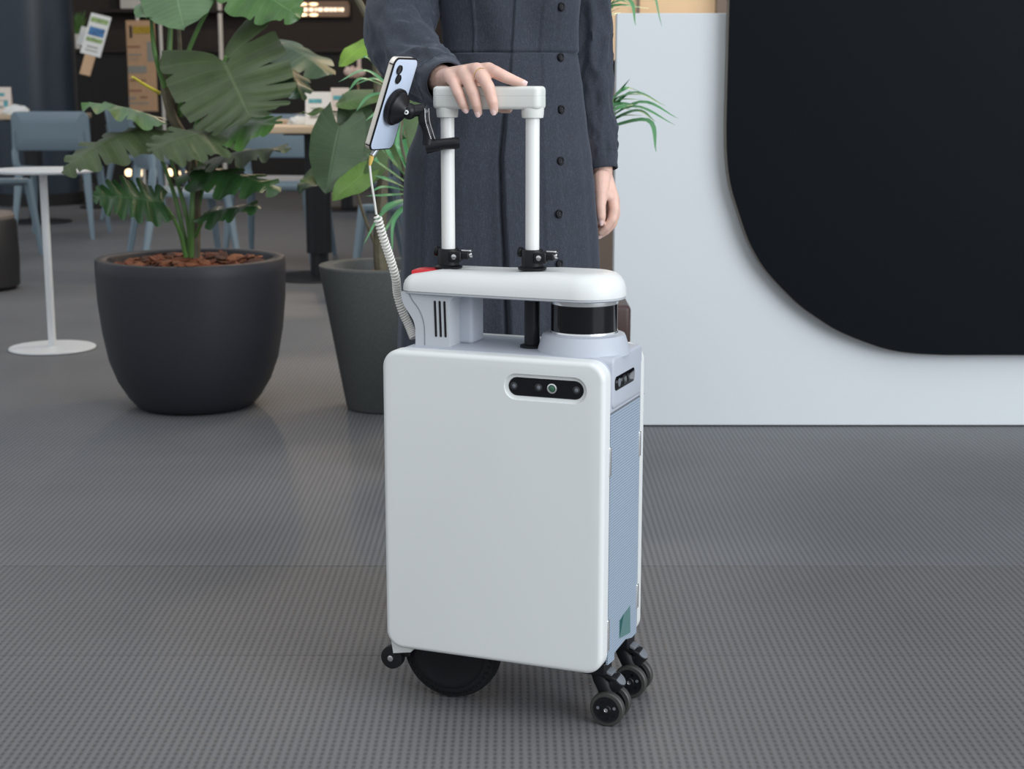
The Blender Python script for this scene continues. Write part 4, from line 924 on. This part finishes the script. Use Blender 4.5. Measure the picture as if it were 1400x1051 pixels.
# cable: plug, yellow sleeve, straight run, coil
pb = pfn(-.004, -PHL / 2, .0)
CB = thing('charging_cable', sw(-.16, .13, .58), 'white coiled charging cable hanging from the phone to the suitcase', 'cable')
c1 = at(505.5, 226, 2.40); pm = at(508.5, 213, 2.40)
MB().tube([pb + Lg * .001, pb.lerp(pm, .55), pm], [.0042, .0042, .0036], 12).build('plug', 'cable_grey', CB)
MB().tube([pm, pm.lerp(c1, .5), c1], [.0036, .0034, .0020], 12).build('yellow_sleeve', 'cable_yellow', CB)
cs = at(514.5, 293, 2.42)
MB().tube(spline([c1, at(508, 250, 2.405), at(512, 275, 2.415), cs], 8), .0018, 10).build('straight_cord', 'cable_white', CB)
axis = spline([cs + Vector((.001, 0, -.002)), at(524, 325, 2.43), at(533, 352, 2.445), at(541, 380, 2.46), at(543.5, 402, 2.475), at(550, 425, 2.48), at(559, 445, 2.48), at(566, 462, 2.475)], 60)
pts = []; turns = 46; n = turns * 12
tot = len(axis) - 1; ref = None
for k in range(n + 1):
    f = k / n * tot; i = min(int(f), tot - 1); p = axis[i].lerp(axis[i + 1], f - i); tg = (axis[min(i + 4, tot)] - axis[max(i - 4, 0)]).normalized()
    e_1 = tg.cross(Vector((0, 1, 0))).normalized(); e_2 = tg.cross(e_1); a = 2 * PI * k / 12; rr_ = .0056 * min(1, (k + 2) / 10)
    pts.append(p + e_1 * rr_ * math.cos(a) + e_2 * rr_ * math.sin(a))
MB().tube(pts, .00185, 7).build('coil', 'cable_white', CB)

# ================================================================== PERSON
PEY = 2.78
PE = thing('person', (0.0, PEY, 0), 'person in long dark blue-grey buttoned dress resting one hand on suitcase handle', 'person')
def capsule(mb, p0, p1, r0, r1, n=14, k=4):
    p0 = Vector(p0); p1 = Vector(p1); d = (p1 - p0); L = max(d.length, 1e-5); q = d.to_track_quat('Z', 'Y'); rs = []
    prof = [(max(r0 * math.cos(t), 1e-4), r0 * math.sin(t)) for t in [-PI / 2 + PI / 2 * i / k for i in range(k + 1)]] + [(max(r1 * math.cos(t), 1e-4), L + r1 * math.sin(t)) for t in [PI / 2 * i / k for i in range(k + 1)]]
    mb.lathe(prof, p0, n, q)
def chain(mb, pts, rad):
    for i in range(len(pts) - 1): capsule(mb, pts[i], pts[i + 1], rad[i], rad[i + 1])
def remeshed(mb, vox, smooth_it, fac=.5):
    me = bpy.data.meshes.new('tmp'); me.from_pydata([tuple(k) for k in mb.v], [], mb.f); me.update()
    bm = bmesh.new(); bm.from_mesh(me); bmesh.ops.recalc_face_normals(bm, faces=bm.faces[:]); bm.to_mesh(me); bm.free()
    o = bpy.data.objects.new('tmp', me); COL.objects.link(o)
    m = o.modifiers.new('r', 'REMESH'); m.mode = 'VOXEL'; m.voxel_size = vox; m.adaptivity = 0
    s_ = o.modifiers.new('s', 'SMOOTH'); s_.iterations = smooth_it; s_.factor = fac
    dg = bpy.context.evaluated_depsgraph_get(); res = bpy.data.meshes.new_from_object(o.evaluated_get(dg)); bpy.data.objects.remove(o)
    return res
# right hand (on the handle): joints given as pixel + depth v in the suitcase frame
hand = MB()
wr_ = hp(604, 108, .160); wr2 = hp(592, 103, .21)
Fg = {
    'pinky': ([(614.5, 103, .106), (621, 113, .085), (627.5, 129, .0742), (633, 142.5, .0750), (636.6, 149.5, .0785)], [.0105, .0088, .0084, .0072, .0060]),
    'ring': ([(634, 99, .098), (641, 112, .080), (647, 127, .0735), (651.5, 143, .0735), (654, 154, .0775)], [.0112, .0097, .0091, .0078, .0063]),
    'middle': ([(652, 96, .094), (660, 106, .078), (668, 119, .0725), (673.5, 139, .0725), (675.6, 151, .0760)], [.0115, .0100, .0095, .0082, .0065]),
    'index': ([(668, 95.5, .096), (678, 99, .086), (690, 105, .084), (703.5, 110.5, .088), (715.5, 114, .092)], [.0112, .0098, .0092, .0080, .0060]),
}
FP = {k: [hp(*p) for p in v[0]] for k, v in Fg.items()}
for k, (ps, rd) in Fg.items():
    chain(hand, FP[k], rd)
    capsule(hand, wr_, FP[k][0], .0165, rd[0] + .0005)
mids = ['pinky', 'ring', 'middle', 'index']
for a, b in zip(mids, mids[1:]):
    capsule(hand, FP[a][0].lerp(wr_, .05), FP[b][0].lerp(wr_, .05), .0093, .0098)
    for t in (.3, .55, .8): capsule(hand, FP[a][0].lerp(wr_, t), FP[b][0].lerp(wr_, t), .012, .012)
    capsule(hand, FP[a][0].lerp(FP[a][1], .35), FP[b][0].lerp(FP[b][1], .35), .0050, .0050)
TM = [hp(622, 116, .150), hp(648, 126, .145), hp(672, 140, .132), hp(688, 147.5, .1285), hp(695, 149, .1265)]
chain(hand, TM, [.0155, .0135, .0100, .0085, .0068])
capsule(hand, FP['index'][0].lerp(wr_, .25), TM[1], .010, .010)
EL = at(566, 84, 2.635); 
capsule(hand, wr_, wr2, .0225, .024); capsule(hand, FP['pinky'][0].lerp(wr_, .3), hp(606, 112, .150), .0125, .0150); capsule(hand, hp(606, 112, .150), wr2, .0150, .02); capsule(hand, wr2, wr2.lerp(EL, .5), .022, .029)
me_h1 = remeshed(hand, .0014, 7)
# left hand (hanging)
h2 = MB(); Y2 = 2.83
def q2(x, y, dy=0.0): return at(x, y, Y2 + dy)
wl0 = q2(820, 205, .01); wl1 = q2(823, 235)
capsule(h2, q2(813, 150, .022), wl0, .022, .020); capsule(h2, wl0, wl1, .022, .0195)
kn = [q2(838, 272, -.024), q2(839, 274, -.004), q2(838, 273, .016), q2(835, 270, .034)]
for k in kn: capsule(h2, wl1, k, .0170, .0115)
for a, b in zip(kn, kn[1:]):
    for t in (0, .3, .6): capsule(h2, a.lerp(wl1, t), b.lerp(wl1, t), .0105, .0105)
fin = [[kn[0], q2(840, 287, -.030), q2(837, 300, -.034), q2(829, 311, -.034), q2(821, 318, -.032)], [kn[1], q2(841, 291, -.008), q2(837, 306, -.010), q2(828, 316, -.010), q2(820, 322, -.008)],
       [kn[2], q2(839, 290, .014), q2(835, 305, .014), q2(827, 314, .014), q2(819, 319, .016)], [kn[3], q2(836, 285, .034), q2(832, 297, .035), q2(826, 305, .035), q2(820, 309, .036)]]
for f_ in fin: chain(h2, f_, [.0112, .0098, .0088, .0078, .0060])
th2 = [q2(823, 243, -.016), q2(822, 262, -.034), q2(821, 282, -.042), q2(822, 296, -.043), q2(822.5, 303, -.042)]
chain(h2, th2, [.0165, .0128, .0094, .0085, .0062]); capsule(h2, th2[1], kn[0], .010, .009)
me_h2 = remeshed(h2, .0016, 6)
# the rest of the body (mostly under the dress, head above the frame)
bd = MB(); cx0 = .005
def bz(x, y, z): return Vector((cx0 + x, PEY + y, z))
hipc = bz(0, .02, .90)
chain(bd, [bz(0, .02, .84), bz(0, .02, .95), bz(0, .015, 1.06), bz(0, .02, 1.20), bz(0, .03, 1.30)], [.070, .066, .062, .068, .062])
capsule(bd, bz(-.055, .02, .86), bz(.055, .02, .86), .062, .062); capsule(bd, bz(-.04, .02, 1.2), bz(.04, .02, 1.2), .064, .064)
capsule(bd, bz(-.135, .03, 1.335), bz(.135, .03, 1.335), .042, .042); capsule(bd, bz(0, .03, 1.33), bz(0, .025, 1.43), .048, .046)
for sx in (-1, 1):
    chain(bd, [bz(sx * .075, .02, .86), bz(sx * .07, .015, .48), bz(sx * .068, .035, .30), bz(sx * .066, .035, .085)], [.060, .046, .045, .030])
    chain(bd, [bz(sx * .066, .045, .045), bz(sx * .075, -.04, .032), bz(sx * .082, -.12, .022)], [.030, .028, .020])
chain(bd, [bz(-.13, .035, 1.335), at(566, -30, 2.80), at(545, 38, 2.73), at(566, 84, 2.635), wr2], [.036, .031, .030, .028, .023])
chain(bd, [bz(.13, .035, 1.335), at(801, -20, 2.86), at(805, 60, 2.86), at(809, 120, 2.855), q2(815, 160, .02)], [.040, .030, .028, .025, .022])
hd = bz(0, .0, 1.535)
bd.sphere(hd + Vector((0, .015, .02)), .088, 20, (.86, 1.05, 1.12)); bd.sphere(hd + Vector((0, -.012, -.055)), .06, 18, (.92, 1.0, 1.05))
capsule(bd, hd + Vector((0, -.092, .0)), hd + Vector((0, -.105, -.028)), .008, .011)
for sx in (-1, 1):
    bd.sphere(hd + Vector((sx * .078, .02, -.005)), .02, 10, (.45, .9, 1.5)); bd.sphere(hd + Vector((sx * .03, -.078, .008)), .013, 10)
bd.sphere(hd + Vector((0, -.076, -.062)), .016, 12, (1.5, .7, .5))
me_b = remeshed(bd, .007, 5)
bm = bmesh.new()
for mm in (me_b, me_h1, me_h2): bm.from_mesh(mm)
me = bpy.data.meshes.new('body'); bm.to_mesh(me); bm.free(); me.polygons.foreach_set('use_smooth', [True] * len(me.polygons)); me.materials.clear(); me.materials.append(M['skin'])
body = link('body', me, PE)
MB().sphere(hd + Vector((0, .03, .035)), .098, 24, (.92, 1.0, 1.08)).sphere(hd + Vector((0, .085, -.05)), .06, 16, (1.2, .6, 1.6)).build('hair', 'hair', PE)
for sx in (-1, 1):
    MB().tube([bz(sx * .066, .075, .035), bz(sx * .070, .0, .036), bz(sx * .080, -.10, .028), bz(sx * .084, -.145, .022)], [.034, .038, .036, .02], 14).build('shoe', 'black_plastic', PE)
# nails
def nail(tip, prev, out, w_, l_):
    d = (tip - prev).normalized(); out = (out - d * out.dot(d)).normalized(); s_ = d.cross(out); mb = MB(); rs = []
    for i in range(6):
        t = i / 5; ring = []
        for j in range(7):
            a = (j / 6 - .5) * 1.9; wr = w_ * (1 - .35 * max(0, t - .7) / .3)
            ring.append(tip + d * (l_ * (t - .45)) + s_ * (wr * math.sin(a)) + out * (w_ * .98 * math.cos(a) + .0013 - .0006 * t))
        rs.append(ring)
    vs = [p for r_ in rs for p in r_]; fs = [(i * 7 + j, i * 7 + j + 1, i * 7 + j + 8, i * 7 + j + 7) for i in range(5) for j in range(6)]
    mb.add(vs, fs).build('fingernail', 'nail', PE, angle=60)
fv = -SV
nail(FP['middle'][4], FP['middle'][3], fv, .0056, .0105); nail(FP['ring'][4] + Vector((0, 0, -.001)), FP['ring'][3], fv, .0052, .0085)
nail(FP['pinky'][4] + Vector((0, 0, -.001)), FP['pinky'][3], fv + SU * .4, .0048, .0075); nail(FP['index'][4], FP['index'][3], fv + Vector((0, 0, .5)), .0050, .011)
nail(th2[4], th2[3], Vector((-.35, -1, 0)), .0058, .011)
nail(fin[1][4], fin[1][3], Vector((.1, -1, -.6)), .0052, .008)
# gold ring on the middle finger
rc = FP['middle'][0].lerp(FP['middle'][1], .62); rd_ = (FP['middle'][1] - FP['middle'][0]).normalized(); qr = rd_.to_track_quat('Z', 'Y')
rg = MB().lathe([(.0100, -.0011), (.0109, -.0011), (.0111, 0), (.0109, .0011), (.0100, .0011)], rc, 32, qr, cap0=False, cap1=False).build('finger_ring', 'gold', None); tag(rg, 'thin gold ring on the finger resting over the handle', 'ring')

# dress: lofted skirt and bodice
EY = PEY
rows = [(-262, 656, 748), (-250, 640, 764), (-232, 598, 806), (-205, 566, 838), (-170, 563, 840), (-120, 578, 822), (-60, 595, 803), (0, 603, 797), (45, 607, 792), (73, 607, 790), (95, 601, 793), (120, 592, 797), (175, 571, 803), (215, 557, 809), (255, 553, 813), (345, 551, 819), (470, 546, 826), (640, 541, 834), (720, 540, 838)]
tab = []
for y, l, r in rows:
    a, b = at(l, y, EY), at(r, y, EY); tab.append((a.z, (a.x + b.x) / 2, (b.x - a.x) / 2))
tab.sort()
zmin, zmax = tab[0][0], tab[-1][0]; zw = at(700, 73, EY).z
NT, NZ = 288, 110; rs = []
def sig(x): return 1 / (1 + math.exp(-max(-60, min(60, x))))
def dress_r(th, z):
    # th measured from the front (towards the camera), positive to image right
    cxx, hw = lerp_tab(tab, z); sk = max(0, min(1, (zw - z) / .5)); dep = hw * (.70 if z < zw else .66)
    n = 2.35; r = (abs(math.sin(th) / hw) ** n + abs(math.cos(th) / dep) ** n) ** (-1 / n)
    fo = 0
    if z < zw:
        fo += sk ** .7 * (.0040 * math.sin(7 * th + .9 * math.sin(3 * th)) + .0008 * math.sin(23 * th + 1.3)) * (1 - .7 * math.exp(-((th - .25) / .5) ** 2))
        t0 = .02 + .10 * sk                                   # wrap edge
        fo += .007 * sig((th - t0) * 260) * math.exp(-max(0, th - t0) * 3.5) * min(1, sk * 4 + .3)
        fo -= .010 * math.exp(-((th - t0 + .035) / .03) ** 2) * min(1, sk * 3)
        for tt, am in ((-.98, .006), (-.84, -.006), (1.18, -.004)): fo += am * sk ** .5 * math.exp(-((th - tt) / .07) ** 2)
    else:
        t0 = .02 + .05 * min(1, (z - zw) / .09)
        fo += .005 * sig((th - t0) * 260) * math.exp(-max(0, th - t0) * 3)
        fo += .004 * math.sin(5 * th + 20 * z)
        fo += .003 * math.exp(-((th + .75) / .02) ** 2)
    p0, p1 = .60, .82                                          # button placket
    fo += .0028 * sig((th - p0) * 300) * sig((p1 - th) * 300)
    fo -= .0016 * math.exp(-((z - zw) / .0015) ** 2) ; fo += .0008 * math.exp(-((z - zw - .006) / .005) ** 2)
    return cxx, r + fo
def dress_pt(th, z, off=0.0):
    cxx, r = dress_r(th, z); r += off; return Vector((cxx + r * math.sin(th), EY - r * math.cos(th), z))
zs_ = sorted([zmin + (zmax - zmin) * i / NZ for i in range(NZ + 1)] + [zw + k for k in (-.004, -.0022, -.001, 0, .001, .0022, .004, .008, .012)])
ths = [-PI + 2 * PI * k / NT for k in range(NT)]
MB().rings([[dress_pt(th, z) for th in ths] for z in zs_], cap0=False, cap1=False).build('dress', 'dress', PE, angle=75)
def th_for(px, py):
    best = None
    for k in range(400):
        th = -1.2 + 2.6 * k / 400
        z = at(px, py, EY - .1).z; p = dress_pt(th, z); d = ray(px, py); e = abs((CAMO + d * p.y).x - p.x)
        if best is None or e < best[0]: best = (e, th)
    return best[1]
for bx_, by_ in ((767, 8), (766, 78), (767, 150), (766, 220), (764, 292), (765, 360)):
    th = th_for(bx_, by_); z = at(bx_, by_, EY - .1).z; p = dress_pt(th, z); nn = Vector((math.sin(th), -math.cos(th), 0)); q = nn.to_track_quat('Z', 'Y')
    bt = MB().lathe([(.0072, -.001), (.0076, .001), (.0072, .0028), (.0055, .0030), (.0045, .0021), (.001, .0021)], p, 24, q).build('button', 'black_plastic', PE)
    for s_ in (-1, 1): MB().cyl(p + nn * .0018 + Vector((0, 0, s_ * .0016)), p + nn * .0026 + Vector((0, 0, s_ * .0016)), .0007, n=6).build('button_thread', 'swivel_grey', bt)
# sleeves
def sleeve(path, rad, seed, cuff=True, amp=.005):
    P = spline(path, 16); k = len(P); R = [Vector((r_, 0, 0)) for r_ in rad]; R = [p.x for p in spline(R, 16)]; n = 56; rs = []; ref = None; rr = random.Random(seed)
    ph = [rr.uniform(0, 6.28) for _ in range(8)]; L = 0
    for i, p in enumerate(P):
        t = (P[min(i + 1, k - 1)] - P[max(i - 1, 0)]).normalized(); L += (P[i] - P[i - 1]).length if i else 0
        if ref is None: ref = t.orthogonal().normalized()
        ref = (ref - t * ref.dot(t)).normalized(); bn = t.cross(ref); ring = []
        fade = 1 if not cuff else min(1, (k - 1 - i) / 9)
        for j in range(n):
            a = 2 * PI * j / n
            dv = ref * math.cos(a) + bn * math.sin(a)
            nv = Vector((L * 11 + .9 * math.sin(a + ph[0]), 1.1 * math.cos(a) + ph[1], 1.1 * math.sin(a)))
            wv = 1.5 * (1 - 2.2 * abs(noise.noise(nv))) - .6 + .5 * (1 - 3 * abs(noise.noise(nv * 2.3 + Vector((5, 1, ph[2])))))
            ring.append(p + (ref * math.cos(a) + bn * math.sin(a)) * (R[i] + amp * wv * fade))
        rs.append(ring)
    t = (P[-1] - P[-2]).normalized(); c = P[-1]      # turned-in cuff
    for sc, bk in ((.965, .0005), (.93, -.002), (.92, -.03)): rs.append([c + (q - c) * sc + t * bk for q in rs[k - 1]])
    o = MB().rings(rs, cap0=False, cap1=False).build('sleeve', 'dress', PE, angle=75)
    # stitched cuff line
    i = k - 9; c2 = P[i]
    MB().tube([c2 + (q - c2) * 1.004 for q in rs[i]] + [c2 + (rs[i][0] - c2) * 1.004], .0006, 5).build('cuff_seam', 'dress', o)
    return o
cuffc = hp(611, 113.5, .150)
sleeve([bz(-.13, .035, 1.36), at(566, -30, 2.80), at(545, 38, 2.73), at(566, 84, 2.635), hp(590, 103, .22), cuffc], [.062, .060, .056, .050, .043, .0335], 3, amp=.0055)
sleeve([bz(.13, .035, 1.36), at(801, -20, 2.86), at(805, 60, 2.86), at(809, 120, 2.855), at(817, 185, 2.845), at(823.5, 232, 2.83)], [.050, .044, .040, .037, .034, .0285], 9, amp=.0042)
